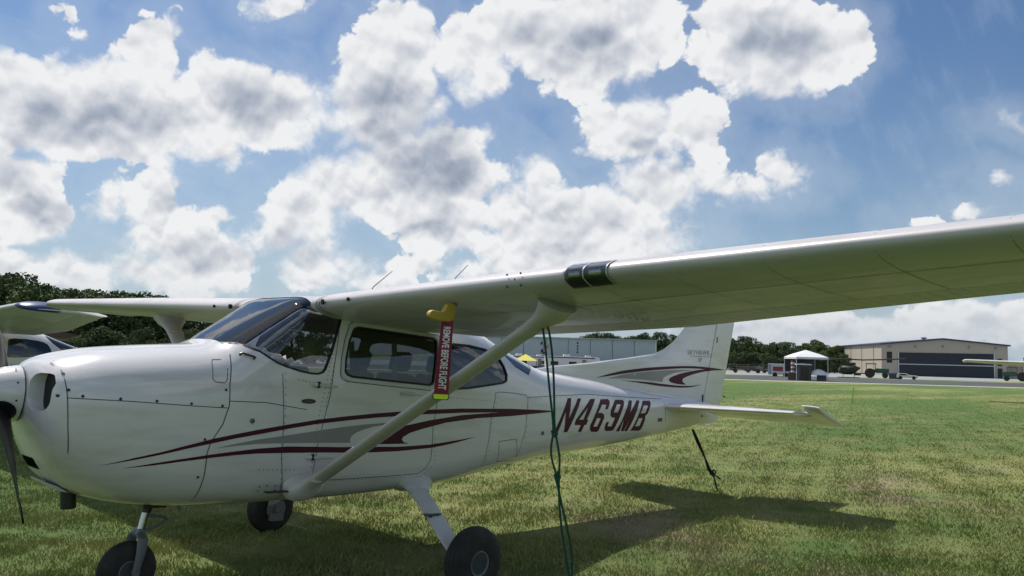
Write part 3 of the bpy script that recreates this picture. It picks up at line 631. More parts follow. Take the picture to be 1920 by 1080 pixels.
for (x,z) in ((.735,1.382),(.735,.888)):
    y=-half(x,z); mb=MB().tube([(x-.055,y-.004,z+.002),(x-.015,y-.012,z)],[.012,.016],8).tube([(x+.0,y-.010,z-.002),(x+.16,y-.008,z-.007)],[.012,.005],8); mb.box((x-.008,y-.02,z-.022),(x+.006,y+.004,z+.022),1)
    part(mb,'door_hinge',[BELLY,SCREW])
mb=MB(); y=-half(1.5,1.335); mb.box((1.455,y-.006,1.318),(1.475,y+.004,1.352),0).tube([(1.47,y-.018,1.342),(1.52,y-.022,1.340),(1.62,y-.014,1.332)],[.012,.011,.007],8)
part(mb,'door_handle',[BELLY])

# cabin inside
def seat(x,y,s=1):
    mb=MB(); mb.box((x,y-.21,.86),(x+.46,y+.21,.99)); M=Matrix.Translation((x+.44,y,.95))@Matrix.Rotation(R(14),4,'Y')
    mb.box((-.02,-.20,0),(.10,.20,.56),0,M); mb.box((0,-.11,.58),(.08,.11,.74),0,M)
    part(mb,'seat',[SEATM],bevel=.035)
for y in (-.27,.27): seat(1.02,y); seat(1.86,y)
for y in (-.36,.20):
    part(MB().tube([(1.42,y-.12,1.72),(1.50,y-.05,1.50),(1.56,y,1.30),(1.50,y+.05,1.05)],.024,6,flat=.12),'seat_belt',BELT)
mb=MB().box((.36,-.50,1.02),(.66,.50,1.42)).box((.30,-.49,1.42),(.70,.49,1.50)); part(mb,'instrument_panel',[BLACKM],bevel=.02)
for y in (-.27,.27):
    mb=MB().tube([(.66,y,1.30),(.80,y,1.30)],.012,8).tube([(.80,y+.14*math.cos(a),1.30+.11*math.sin(a)) for a in [2*PI*k/16 for k in range(15)]],.012,8)
    part(mb,'control_yoke',[BLACKM])

for s in (-1,1):
    part(MB().tube([(.70,s*.43,1.90),(.58,s*.36,1.78),(.44,s*.28,1.63),(.36,s*.25,1.52)],.013,8),'cabin_brace',[BELLY])
# spinner and propeller
spin=part(MB().lathe([(-.335,0.001),(-.33,.018),(-.31,.040),(-.26,.078),(-.20,.107),(-.13,.135),(-.06,.155),(0,.165),(.012,.165)],(-.975,0,1.25),(1,0,0),48),'spinner',[WHITE],smooth=50)
part(MB().lathe([(0,.160),(.02,.160)],(-.966,0,1.25),(1,0,0),40),'spinner_gap',[BLACKM])
for k in range(10):
    a=2*PI*k/10+.2; mb=MB().lathe([(0,.006),(.004,.005)],(-1.0,.1655*math.cos(a),1.25+.1655*math.sin(a)),(-.15,math.cos(a),math.sin(a)),8); part(mb,'spinner_screw',[SCREW])
def blade(sg):
    rd=Vector((0,-.777,-.629))*sg; tg=Vector((0,.629,-.777))*sg; ax=Vector((1,0,0)); rows=[]
    for i in range(22):
        t=i/21; r=.10+.865*t; be=R(52-36*t**.6); ch=(.12 if t<.02 else .17+.05*math.sin(min(t*1.6,1)*PI/2)-.055*max(0,t-.35)/.65); ch*= (1-max(0,(t-.93)/.07)**2*.75)
        th=.055*(1-t)**2.2+.014; c=tg*math.cos(be)+ax*math.sin(be); nn=c.cross(rd).normalized()
        o=Vector((-1.06,0,1.25))+rd*r
        rows.append([o+c*(ch/2*math.cos(a))+nn*(th/2*math.sin(a)*(1 if math.sin(a)>0 else .5)) for a in [2*PI*j/20 for j in range(20)]])
    part(MB().grid(rows,caps=True),'propeller_blade',[PROPM],smooth=50)
    # black patch painting the dark of the oval cut-out where the blade leaves the spinner
    rr=[]
    for j in range(20):
        a=2*PI*j/20; p=Vector((-1.06+.075*math.sin(a),0,0))+tg*(.072*math.cos(a))
        q=Vector((0,p.y,p.z))+rd*.5; sr=.172-.10*max(0,(-p.x-1.02))*2.2; q=Vector((0,q.y,q.z)); q=(tg*p.dot(tg)); q=q+rd*math.sqrt(max(.0001,sr*sr-p.dot(tg)**2)); rr.append((p.x,q.y,1.25+q.z))
    c=Vector((-1.06,0,1.25))+rd*.160
    part(MB().add([tuple(c)]+rr,[(0,1+j,1+(j+1)%20) for j in range(20)]),'blade_cutout_patch',[BLACKM],smooth=60)
blade(1); blade(-1)
part(MB().tube([(-.60,.06,.70),(-.585,.06,.55)],[.045,.045],20).tube([(-.585,.06,.55),(-.585,.06,.552)],[.038,.038],20),'exhaust_pipe',[SCREW],smooth=50)
part(MB().prism([(-.80,.748),(-.72,.715),(-.66,.675),(-.72,.69),(-.79,.73)],'y',-.13,.13),'cowl_lip',[BELLY])

# generic aerofoil surface
def naca(t,m=.02,p=.4,n=22,a=0.0,b=1.0):
    up=[];lo=[]
    for i in range(n+1):
        u=i/n; x=a+(b-a)*((1-math.cos(u*PI/2)) if a<.01 else u)
        yt=5*t*(.2969*math.sqrt(x)-.126*x-.3516*x*x+.2843*x**3-.1015*x**4)+.0008
        yc=m/p**2*(2*p*x-x*x) if x<p else m/(1-p)**2*((1-2*p)+2*p*x-x*x)
        up.append((x,yc+yt)); lo.append((x,yc-yt))
    return up,lo
def foil_rows(secs,a=0.0,b=1.0,m=.02,n=22,grow=0.0):
    """secs: (LE point, TE point, thickness ratio, up vector)"""
    rows=[]
    for (le,te,t,upv) in secs:
        le,te,upv=Vector(le),Vector(te),Vector(upv).normalized(); c=te-le; ch=c.length
        up,lo=naca(t,m,n=n,a=a,b=b)
        pts=[le+c*x+upv*(y*ch+grow) for x,y in up[::-1]]+[le+c*x+upv*(y*ch-grow) for x,y in lo[(1 if a<.01 else 0):]]
        if grow:
            pts=[p-c.normalized()*grow*max(0,1-((p-le).dot(c)/ch/ch)/.02) for p in pts]
        rows.append(pts)
    return rows
def lerp(a,b,t): return tuple(a[i]+(b[i]-a[i])*t for i in range(len(a)))
def wing(s):
    slope=.045 if s<0 else .026
    def sec(y):
        k=max(0,(abs(y)-2.5)/2.9); le=.66+.05*k; ch=1.64-.46*k; z0=(1.918 if s<0 else 1.920)+slope*abs(y); wash=.115-.060*k
        return ((le,s*abs(y),z0),(le+ch,s*abs(y),z0-wash*ch/1.64),.122-.012*k,(0,0,1))
    TY=5.35 if s<0 else 5.50
    ys=[.49,.8,1.2,1.6,2.0,2.5,3.0,3.5,4.0,4.5,5.0,TY]
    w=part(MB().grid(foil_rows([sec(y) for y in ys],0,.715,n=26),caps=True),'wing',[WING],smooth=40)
    tipr=[]
    for i in range(9):
        t=i/8; y=TY+.005+.19*math.sin(t*PI/2); le,te,th,u=sec(TY); k=math.cos(t*PI/2)*.9+.1; sh=1-.35*(1-math.cos(t*PI/2))
        mid=lerp(le,te,.55); a=lerp(mid,le,sh); b=lerp(mid,te,sh); dz=-.03*math.sin(t*PI/2)
        tipr.append(((a[0],s*y,a[2]+dz),(b[0],s*y,b[2]+dz),th*k/sh,(0,0,1)))
    part(MB().grid(foil_rows(tipr,0,1,n=26),caps=True),'wing_tip',[WING],w,smooth=50)
    for nm,y0,y1 in (('flap',.60,2.53),('aileron',2.545,5.15)):
        yy=[y0+(y1-y0)*i/6 for i in range(7)]
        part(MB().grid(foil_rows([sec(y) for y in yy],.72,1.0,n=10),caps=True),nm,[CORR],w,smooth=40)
    part(MB().grid(foil_rows([sec(y) for y in (5.17,TY)],.72,1.0,n=10),caps=True),'wing_tail_edge',[WING],w,smooth=40)
    # leading edge root cap, cabin air inlet, stall warning slot
    mb=MB()
    for yy in (.565,.60):
        rows=foil_rows([sec(yy-.004),sec(yy+.004)],0,.10,n=16,grow=.004); mb.grid(rows,closed=False)
    part(mb,'root_cuff_seam',[SEAMM],w,smooth=40)
    c=sec(.66)[0]; part(MB().lathe([(0,.019),(.012,.019)],(c[0]-.008,c[1],c[2]+.0),(-1,s*-.2,0),14),'air_inlet',[DARKIN],w); part(MB().lathe([(0,.013),(.010,.013)],(sec(.95)[0][0]-.003,s*.95,sec(.95)[0][2]-.0),(-1,0,0),10),'air_inlet',[DARKIN],w)
    mb=MB()
    for yv in (.95,1.35,1.75,2.15,2.53,2.95,3.4,3.85,4.3,4.75,5.15):
        mb.grid(foil_rows([sec(yv-.0022),sec(yv+.0022)],.02,.712,n=20,grow=.0009),closed=False)
    for fx in (.26,.27,.50,.70):
        for sg in (0,1):
            rr=[]
            for i in range(41):
                yv=.62+(5.3-.62)*i/40; full=foil_rows([sec(yv)],fx-.0012,fx+.0012,n=2,grow=.0009)[0]; rr.append(full[:3] if sg==0 else full[3:])
            mb.grid(rr,closed=False)
    for fx in (.262,.70):
        for i in range(150):
            yv=.66+i*.031; le,te,th,u=sec(yv); up,lo=naca(th,n=1,a=fx+.006,b=fx+.01); c_=te[0]-le[0]
            x=le[0]+c_*lo[0][0]; z=le[2]+(te[2]-le[2])*lo[0][0]+lo[0][1]*c_-.0016
            mb.add([(x+.0035*math.cos(a),le[1]+.0035*math.sin(a),z) for a in [2*PI*q/6 for q in range(6)]],[(0,1,2,3,4,5)])
    part(mb,'wing_seam',[SEAML],w)
    if s<0:
        mb=MB(); ya,yb=2.80,3.065
        yy=[ya+(yb-ya)*i/8 for i in range(9)]
        mb.grid(foil_rows([sec(y) for y in yy],0,.052,n=12,grow=.0015),closed=False,mi=0)
        for (l0,l1) in ((2.83,2.90),(2.955,3.03)):
            yq=[l0+(l1-l0)*i/4 for i in range(5)]
            mb.grid([r[5:-9] for r in foil_rows([sec(y) for y in yq],0,.03,n=12,grow=.003)],closed=False,mi=1)
        for yv in (ya,(ya+yb)/2-.01,yb): mb.grid(foil_rows([sec(yv-.004),sec(yv+.004)],0,.055,n=12,grow=.0065),closed=False,mi=3)
        part(mb,'landing_light',[LAMPH,STEEL,LENS,WING],w,smooth=40)
        mb=MB(); mb.grid(foil_rows([sec(y) for y in yy],0,.052,n=12,grow=.006),closed=False); part(mb,'light_cover',[LENS],w,smooth=40)
        for (y,dz) in ((2.40,.035),(2.405,-.03),(2.50,.035),(2.505,-.03),(2.46,.005)):
            c=sec(y)[0]; part(MB().lathe([(0,.006),(.004,.006)],(c[0]+.004,c[1],c[2]+dz),(-1,0,0),7),'screw_head',[SCREW],w)
    return sec
secL=wing(-1); secR=wing(1)

# lift struts, with cuffs
for s in (-1,1):
    k=1 if s<0 else .975
    top=Vector((.96,s*2.48,1.885*k if s>0 else 1.885)); bot=Vector((.735,s*.545,.695))
    dirv=(top-bot)
    mb=MB().tube([bot+dirv*t for t in (.02,.2,.4,.6,.8,.93)],[.072]*6,20,flat=.42,up=(1,0,0))
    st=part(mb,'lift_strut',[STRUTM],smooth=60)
    mb=MB(); pts=[bot+Vector((-.02,s*-.02,-.01))+dirv*t for t in (-.015,.0,.015,.03,.05,.07)]
    mb.tube(pts,[.165,.160,.135,.105,.085,.076],24,flat=.50,up=(1,0,.25)); part(mb,'lower_strut_fairing',[STRUTM],st,smooth=60)
    c=bot+Vector((-.03,s*-.02,.0)); mb=MB()
    rows=[]
    for i in range(1,10):
        a=PI*i/10-PI/2; rr=math.cos(a); rows.append([(c.x+.17*math.sin(a),c.y+s*(.055*rr*max(0,math.cos(b))+ -.0)-s*.02*0 - s*.03*rr*max(0,-math.cos(b)),c.z+.088*rr*math.sin(b)) for b in [2*PI*j/20 for j in range(20)]])
    mb.grid(rows,caps=True); part(mb,'strut_bulge',[STRUTM],st,smooth=60)
    mb=MB(); pts=[top+dirv*t for t in (-.10,-.07,-.045,-.025,-.005)]+[top+Vector((.0,s*.03,.045))]
    mb.tube(pts,[.073,.077,.085,.100,.125,.155],24,flat=.50,up=(1,0,0)); part(mb,'upper_strut_fairing',[STRUTM],st,smooth=60)
    mb=MB().tube([top+Vector((.0,s*-.05,-.03)),top+Vector((0,s*-.05,-.075))],.012,8); part(mb,'tie_down_ring',[SCREW],st)

# main gear
def wheel(name,c,r,w,rim_r,parent,out):
    """tyre with a rounded section, rim with a dished hub"""
    h=w/2; prof=[]
    for i in range(33):
        a=-PI/2+PI*i/32; prof.append((h*math.sin(a)*1.0,r-(r-rim_r)*(1-max(0,math.cos(a))**.55)-(.006 if i in (11,14,18,21) else 0)))
    prof=[(-h*.8,rim_r*.98)]+prof+[(h*.8,rim_r*.98)]
    # tread grooves
    tm=MB().lathe(prof,c,(0,1,0),56,close=False); tm.f=[f for f in tm.f if len(f)<10]; tm.m=tm.m[:len(tm.f)]
    ty=part(tm,name,[TYRE],parent,smooth=40)
    rp=[(-h*.72,rim_r*1.0),(-h*.86,rim_r*.98),(-h*.86,rim_r*.90),(-h*.60,rim_r*.82),(-h*.50,rim_r*.45),(-h*.70,rim_r*.40),(-h*.78,rim_r*.30),(-h*.78,.001)]
    mb=MB()
    for sg in (1,-1): mb.lathe([(o*sg,q) for o,q in rp],c,(0,1,0),40,0)
    for k in range(6):
        a=2*PI*k/6; mb.lathe([(0,.007),(.012,.006)],(c[0]+rim_r*.66*math.cos(a),c[1]+out*h*.56,c[2]+rim_r*.66*math.sin(a)),(0,out,0),8,0)
    mb.lathe([(out*h*.80,rim_r*.99),(out*h*.90,rim_r*.97),(out*h*.90,rim_r*.86),(out*h*.80,rim_r*.84)],c,(0,1,0),40,1)
    mb.lathe([(out*h*.60,rim_r*.52),(out*h*.66,rim_r*.50),(out*h*.66,rim_r*.44),(out*h*.60,rim_r*.43)],c,(0,1,0),32,1)
    part(mb,'wheel_rim',[RIMM,RIMR],ty,smooth=35); return ty
for s in (-1,1):
    zc=.248 if s<0 else .203
    leg=part(MB().tube([(1.74,s*.36,.66),(1.70,s*.50,.635),(1.62,s*.75,.545),(1.53,s*1.02,.44),(1.49,s*1.16,.37),(1.53,s*1.24,.26)],[.085,.082,.078,.072,.068,.055],18,flat=.26,up=(1,0,0)),'main_gear_leg',[BELLY],smooth=60)
    part(MB().tube([(1.72,s*.40,.655),(1.72,s*.47,.65),(1.70,s*.52,.63),(1.68,s*.58,.605)],[.19,.165,.115,.088],22,flat=.40,up=(1,0,.0)),'leg_fairing',[BELLY],leg,smooth=60)
    part(MB().box((1.47,s*.915-.035,.497),(1.60,s*.915+.035,.503)).box((1.50,s*.915-.03,.46),(1.512,s*.915+.03,.50)).box((1.56,s*.915-.03,.46),(1.572,s*.915+.03,.50)),'foot_step',[BLACKM],leg)
    part(MB().tube([(1.56,s*1.20,zc),(1.56,s*1.31,zc)],.03,12).lathe([(0,.09),(.02,.09)],(1.56,s*1.235,zc),(0,1,0),20).box((1.50,s*1.24-.03,zc-.10),(1.62,s*1.24+.03,zc-.03)),'wheel_brake',[GREYM],leg)
    wheel('main_tyre',(1.56,s*1.345,zc),(.238 if s<0 else .222),.155,.088,None,s)
# nose gear
ng=part(MB().tube([(-.115,0,.62),(-.13,0,.50)],.033,16).tube([(-.13,0,.50),(-.155,0,.37)],.024,16,1).tube([(-.155,0,.385),(-.16,0,.35)],.036,16).box((-.17,-.05,.53),(-.02,.05,.575)).tube([(-.10,-.03,.54),(-.02,-.06,.56)],.012,8),'nose_gear_leg',[BLACKM,STEEL])
mb=MB()
for s in (-1,1):
    mb.tube([(-.165,s*.030,.375),(-.165,s*.085,.345),(-.172,s*.092,.26),(-.190,s*.088,.145)],[.030,.034,.030,.022],12,flat=.45,up=(1,0,0))
    mb.lathe([(0,.028),(.012,.026)],(-.190,s*.082,.143),(0,s,0),16)
mb.tube([(-.163,-.05,.37),(-.163,.05,.37)],.03,12)
part(mb,'nose_fork',[GREYM],ng,smooth=45)
mb=MB().tube([(-.11,0,.48),(.0,0,.46),(.02,0,.44)],.010,8,).tube([(.02,0,.44),(-.06,0,.40),(-.13,0,.38)],.010,8).tube([(.06,-.02,.57),(.085,-.02,.50)],.010,8)
part(mb,'torque_link',[GREYM],ng)
wheel('nose_tyre',(-.215,0,.143),.184,.118,.070,None,-1)

# fin, rudder, stabiliser
def fin_le(z):
    pts=[(1.34,5.0),(1.42,3.2),(1.585,3.40),(1.64,3.80),(1.701,4.352),(1.79,5.05),(1.869,5.577),(1.93,5.78),(2.041,5.99),(2.14,6.115),(2.243,6.241),(2.55,6.56),(2.70,6.70)]
    pts=[p for p in pts if p[0]>1.5]
    if z<=pts[0][0]: return pts[0][1]
    for (a,x0),(b,x1) in zip(pts,pts[1:]):
        if z<=b: return x0+(x1-x0)*(z-a)/(b-a)
    return pts[-1][1]
te_x=lambda z:7.131+(z-1.312)*(7.415-7.131)/(2.34-1.312)
hinge=lambda z:6.62+(z-1.34)*.30
zs=[1.30,1.40,1.50,1.585,1.61,1.64,1.67,1.701,1.74,1.79,1.83,1.869,1.90,1.93,1.985,2.041,2.09,2.14,2.19,2.243,2.35,2.45,2.55,2.65,2.70]
rows=[]
def fth(x,z):
    le=fin_le(z); te=te_x(z); d=max(x-le,0); rear=max(te-x,0)
    t=.050*(1-math.exp(-d/.20)); t=min(t,.022+.10*max(0,x-5.2)) if x<5.6 else t
    return max(.0015,min(t,.004+rear*.11))*(1-.25*max(0,(z-1.5)/1.2))
for z in zs:
    le=fin_le(z); h=hinge(z); xs=[le+(h-le)*(1-math.cos(i/20*PI/2)) for i in range(21)]
    rows.append([(x,-fth(x,z),z) for x in xs[::-1]]+[(x,fth(x,z),z) for x in xs[1:]])
part(MB().grid(rows,caps=True),'fin',[WHITE],smooth=40)
zr=[1.06,1.12,1.2,1.4,1.6,1.8,2.0,2.2,2.4,2.6,2.68,2.72]
rows=[]
for z in zr:
    h=hinge(z)+.006; t=te_x(z)-(.10 if z<1.1 else 0); xs=[h+(t-h)*i/8 for i in range(9)]
    rows.append([(x,-max(.003,.004+(t-x)*.10),z) for x in xs[::-1]]+[(x,max(.003,.004+(t-x)*.10),z) for x in xs])
part(MB().grid(rows,caps=True),'rudder',[WHITE],smooth=40)
part(MB().tube([(6.62,0,1.33),(6.60,0,1.12)],.02,10).tube([(6.55,-.09,1.16),(6.68,-.02,1.15)],.012,8),'rudder_horn',[SCREW])
part(MB().grid([[(x,s*.052,z) for (x,z,s) in ((6.64,1.30,-1),(6.655,1.43,-1))],[(6.64,-.055,1.30),(6.66,-.055,1.43)]],closed=False).box((6.60,-.062,1.30),(6.615,-.05,1.42)),'rudder_stop',[BLACKM])
def flat_poly(poly,m,off,name,parent=None):
    """stripe laid on the fin's left face"""
    V,F=[],[]
    tris=tessellate_polygon([[Vector((p[0],p[1],0)) for p in poly]]); bm=bmesh.new(); vs=[bm.verts.new((p[0],p[1],0)) for p in poly]
    for t in tris:
        try: bm.faces.new([vs[i] for i in t])
        except ValueError: pass
    for it in range(6):
        es=[e for e in bm.edges if e.calc_length()>.06]
        if not es: break
        bmesh.ops.subdivide_edges(bm,edges=es,cuts=1); bmesh.ops.triangulate(bm,faces=[f for f in bm.faces if len(f.verts)>3])
    bm.verts.index_update()
    def yy(x,z):
        h=hinge(z)
        if x>h: return .004+max(0,te_x(z)-x)*.10
        return max(fth(x,z),half(x,z) if z<stat(x)[1] else 0)
    V=[(v.co.x,-(yy(v.co.x,v.co.y)+off),v.co.y) for v in bm.verts]; F=[[v.index for v in f.verts] for f in bm.faces]; bm.free()
    return V,F
mb=MB()
for k,mi,of in (('f1',0,.004),('f2',0,.004),('f3',1,.0035)): V,F=flat_poly(D[k],None,of,''); mb.add(V,F,mi)
part(mb,'tail_stripe',[MAROON,SILVER],smooth=40)
def text_mesh(body,size,bold=0.0,sx=1.0,sp=1.0):
    cu=bpy.data.curves.new('t','FONT'); cu.body=body; cu.size=size; cu.offset=bold; cu.space_character=sp; cu.align_x='CENTER'; cu.align_y='CENTER'; cu.fill_mode='FRONT'
    o=bpy.data.objects.new('t',cu); COL.objects.link(o); dg=bpy.context.evaluated_depsgraph_get(); me=bpy.data.meshes.new_from_object(o.evaluated_get(dg))
    V=[(v.co.x*sx,v.co.y) for v in me.vertices]; F=[tuple(p.vertices) for p in me.polygons]
    bpy.data.objects.remove(o); bpy.data.curves.remove(cu); bpy.data.meshes.remove(me); return V,F
mb=MB()
for (b_,s_,cx,cz,w_) in (('SKYHAWK',.085,6.50,1.935,1.18),('SP',.075,6.53,1.845,1.15)):
    V,F=text_mesh(b_,s_,0,w_,1.1); mb.add([(cx+x,-(fth(cx+x,cz+y)+.003),cz+y+x*.05) for x,y in V],F)
mb.add([(6.29,-(fth(6.29,1.88)+.003),1.878),(6.79,-(.004+.10*.50+.0)-.004,1.898),(6.79,-(.004+.10*.50)-.004,1.904),(6.29,-(fth(6.29,1.88)+.003),1.884)],[(0,1,2,3)])
part(mb,'tail_lettering',[SILVER])
mb=MB().box((6.915,-.055,2.09),(6.935,-.035,2.16)); part(mb,'rudder_bracket',[GREYM])
part(MB().tube([(7.19,0,1.42),(7.24,0,1.40),(7.27,0,1.41)],[.008,.012,.006],8),'tail_light',[GREYM])
for s in (-1,1):
    def hs(y):
        k=(abs(y)-.05)/1.65; return ((5.52+.42*k,s*abs(y),1.275),(6.42+.46*0,s*abs(y),1.285),.085/.9,(0,0,1))
    hz_=lambda y:1.275+.0*y
    rows=foil_rows([((5.50+.45*(y/1.6),s*y,1.268+.02*y),(6.42,s*y,1.285),.095,(0,0,1)) for y in (.02,.3,.6,.9,1.2,1.4,1.545)],0,1,m=0,n=16)
    # keep the trailing end blunt for the elevator
    stab=part(MB().grid(rows,caps=True),'horizontal_stabiliser',[WHITE],smooth=40)
    er=[]
    ang=R(16)
    for y in (.16,.5,.9,1.3,1.545,1.56,1.62,1.70,1.735):
        ch=.47; L0=-.035 if y<1.55 else -.33
        if y>1.65: L0=-.31
        if y>1.72: L0=-.28
        le=(6.43+L0*math.cos(ang),s*y,1.287+.012*y*0-L0*math.sin(ang)); te=(6.43+ch*math.cos(ang)+(.0 if y<1.6 else .0),s*y,1.287-ch*math.sin(ang))
        c=math.hypot(te[0]-le[0],te[2]-le[2]); er.append((le,te,(.062 if y<1.72 else .03)/c,(math.sin(ang),0,math.cos(ang))))
    part(MB().grid(foil_rows(er,0,1,m=0,n=16),caps=True),'elevator',[CORR if False else WHITE],stab,smooth=40)
# antennas on the roof
part(MB().tube([(1.46,0,2.03),(1.535,0,2.177),(1.715,0,2.33)],[.007,.005,.0035],6),'antenna',[GREYM])
part(MB().tube([(2.13,0,1.97),(2.43,0,2.37),(2.565,0,2.50)],[.007,.005,.0035],6),'antenna',[GREYM])
part(MB().tube([(3.10,-.04,.76),(3.20,-.04,.705),(3.28,-.04,.74)],[.03,.035,.012],10,flat=.5),'belly_drain',[GREYM],smooth=50)
# the pitot tube, its cover and the ribbon
mb=MB().tube([(.80,-1.85,1.935),(.76,-1.85,1.86),(.74,-1.85,1.85)],[.016,.014,.013],10,flat=.5).tube([(.76,-1.85,1.85),(.61,-1.85,1.853)],.011,10)
part(mb,'pitot_tube',[GREYM])
def child_frame(o):
    o.location=MROT@OFF+ORIG; o.rotation_euler=MROT.to_euler()
pc=MB().prism([(.592,1.836),(.590,1.852),(.600,1.868),(.618,1.874),(.690,1.868),(.706,1.885),(.722,1.918),(.745,1.928),(.790,1.922),(.787,1.860),(.775,1.830),(.745,1.815),(.68,1.815),(.62,1.822)],'y',-1.868,-1.832).build('pitot_cover',[YEL],None,None,.008)
child_frame(pc); tag(pc,'yellow pitot cover under the wing with a red ribbon hanging from it','pitot cover')
# ribbon: faces the viewer side, slight twist and curl
ax_=Vector((.74,-.67,0)).normalized(); nn_=Vector((-.67,-.74,0)).normalized()
def rib(t,w):
    z=1.822-.425*t; c=Vector((.738-.012*t,-1.855,z))+nn_*(.012*math.sin(t*5)); return c+ax_*w*(.036+.006*t)+nn_*(.006*w*math.sin(t*4+1))
mb=MB().grid([[rib(i/24,w/3) for w in (-3,-1,1,3)] for i in range(25)],closed=False,mi=0)
mb.grid([[rib(1+.01+i/4*.065,w)+nn_*.003 for w in ((-1,1) if i<4 else (-.8,.8))] for i in range(5)],closed=False,mi=1)
mb.grid([[rib(1-.005+i/4*.09,w*1.14)+nn_*.0 for w in ((-1,1) if i<4 else (-.85,.85))] for i in range(5)],closed=False,mi=2)
ribn=mb.build('ribbon',[RED,NEON,SCREW],pc,40)
V,F=text_mesh('REMOVE BEFORE FLIGHT',.062,.0016,.62,1.0)
L_=max(v[0] for v in V)-min(v[0] for v in V); x0_=min(v[0] for v in V); hh_=max(abs(v[1]) for v in V)
VV=[rib(.085+.86*(v[0]-x0_)/L_,v[1]/hh_*.62)+nn_*.0035 for v in V]
MB().add(VV,F).build('ribbon_lettering',[LETW],ribn)
# cream fabric sunshade crumpled on top of the panel
rng=random.Random(5); rows=[]
for i in range(13):
    r=[]
    for j in range(17):
        u=i/12;v=j/16; x=.19+.47*u+rng.uniform(-.012,.012); y=-.50+.58*v+rng.uniform(-.012,.012)
        fold=abs(((u*3.1+v*1.3)%1)-.5)*2*.05+abs(((v*4.2-u*1.1)%1)-.5)*2*.04
        z=1.485+.15*min(1,v*1.15)*(.55+.45*math.sin(min(1,u*1.15)*PI)**.6)+fold*.55+rng.uniform(-.014,.014)-.10*max(0,v-.7)
        z=min(z,stat(x)[1]-.045)
        hm=half(x,z)-.03; y=max(-hm,min(hm,y)); r.append((x,y,z))
    rows.append(r)
sh_=MB().grid(rows,closed=False).build('sunshade',[PAPER],None,12); child_frame(sh_)
md=sh_.modifiers.new('t','SOLIDIFY'); md.thickness=.006
tag(sh_,'crumpled cream fabric sunshade lying inside the windshield of the large aircraft','sunshade')
MB().box((.28,-.45,1.47),(.62,.45,1.51)).build('x',[BLACKM]) if False else None

# tie-down ropes
def wobble(a,b,n,amp,seed):
    rg=random.Random(seed); a,b=Vector(a),Vector(b); out=[]
    for i in range(n+1):
        t=i/n; k=math.sin(t*PI); out.append(a.lerp(b,t)+Vector((rg.uniform(-1,1),rg.uniform(-1,1),0))*amp*k)
    return out
A=B2W((.965,-2.43,1.835)); rx_=_r.copy(); rx_.z=0; rx_.normalize()
def rp(t,dx=0): # t: 0 top .. 1 ground
    e=Vector((1.235,-2.53,0)); p=A.lerp(e,t); p+=Vector((-.05,0.02,0))*math.sin(t*PI)*.35; return p+rx_*dx
rope=empty('tie_down_rope',Vector((1.235,-2.53,0)))
tag(rope,'green tie-down rope with knots hanging from the near wing strut to the grass','rope')
def rpart(pts,rad,name,m,par):
    b=par.location; pts=[Vector(p)-b for p in pts]
    # smooth the path
    for _ in range(2):
        q=[pts[0]]
        for a,c in zip(pts,pts[1:]): q+=[a.lerp(c,.25),a.lerp(c,.75)]
        pts=q+[pts[-1]]
    return MB().tube(pts,rad,8).build(name,[m],par,60)
rpart([rp(0,-.02),rp(.02,-.03)+Vector((0,0,.03)),rp(.03,-.02),rp(.10,-.012),rp(.22,-.004),rp(.30,.004),rp(.34,.0),rp(.37,-.016),rp(.405,-.022),rp(.44,-.010),rp(.465,.004),rp(.50,.012)],.0062,'rope_strand',ROPEG,rope)
rpart([rp(0,.0),rp(.05,.018),rp(.14,.024),rp(.24,.018),rp(.32,.008),rp(.37,.020),rp(.41,.026),rp(.45,.018),rp(.50,.006),rp(.60,.000),rp(.68,.008),rp(.76,.018)],.0062,'rope_strand',ROPEG,rope)
rpart([rp(.46,-.01),rp(.50,.004),rp(.56,.018),rp(.62,.034),rp(.68,.046),rp(.73,.042),rp(.775,.028)],.0062,'rope_strand',ROPEG,rope)
rpart([rp(.72,.010),rp(.80,.018),rp(.9,.020),rp(1,.02)],.0048,'rope_strand',ROPEG,rope)
rpart([rp(.765,.03),rp(.785,.045),rp(.80,.052),rp(.81,.06)],.014,'frayed_end',FRAY,rope)
for t,dx in ((.335,.006),(.465,.004)):
    k=[rp(t,dx-.014),rp(t-.012,dx),rp(t,dx+.016),rp(t+.014,dx+.004),rp(t+.004,dx-.014),rp(t-.014,dx+.010)]
    rpart(k,.008,'knot',ROPEG,rope)
T0=B2W((6.50,0,.985)); T1=Vector((7.12,-.012,0.0))
trope=empty('tie_down_rope',T1); tag(trope,'black tie-down rope with a knot slanting from the tail to the grass','rope')
tp=lambda t,d=0:T0.lerp(T1,t)+rx_*d
rpart([tp(0),tp(.2,.012),tp(.45,.010),tp(.62,-.01),tp(.70,.0),tp(.76,.03),tp(.86,.015),tp(1)],.011,'rope_strand',ROPEK,trope)
rpart([tp(0,-.01),tp(.25,-.014),tp(.5,.016),tp(.66,.012),tp(.72,.05),tp(.68,.08),tp(.64,.05),tp(.70,.03),tp(.76,.06),tp(.80,.10)],.010,'rope_strand',ROPEK,trope)
rpart([tp(.68,-.005),tp(.70,.03),tp(.73,.015),tp(.70,-.01),tp(.72,.02)],.015,'knot',ROPEK,trope)

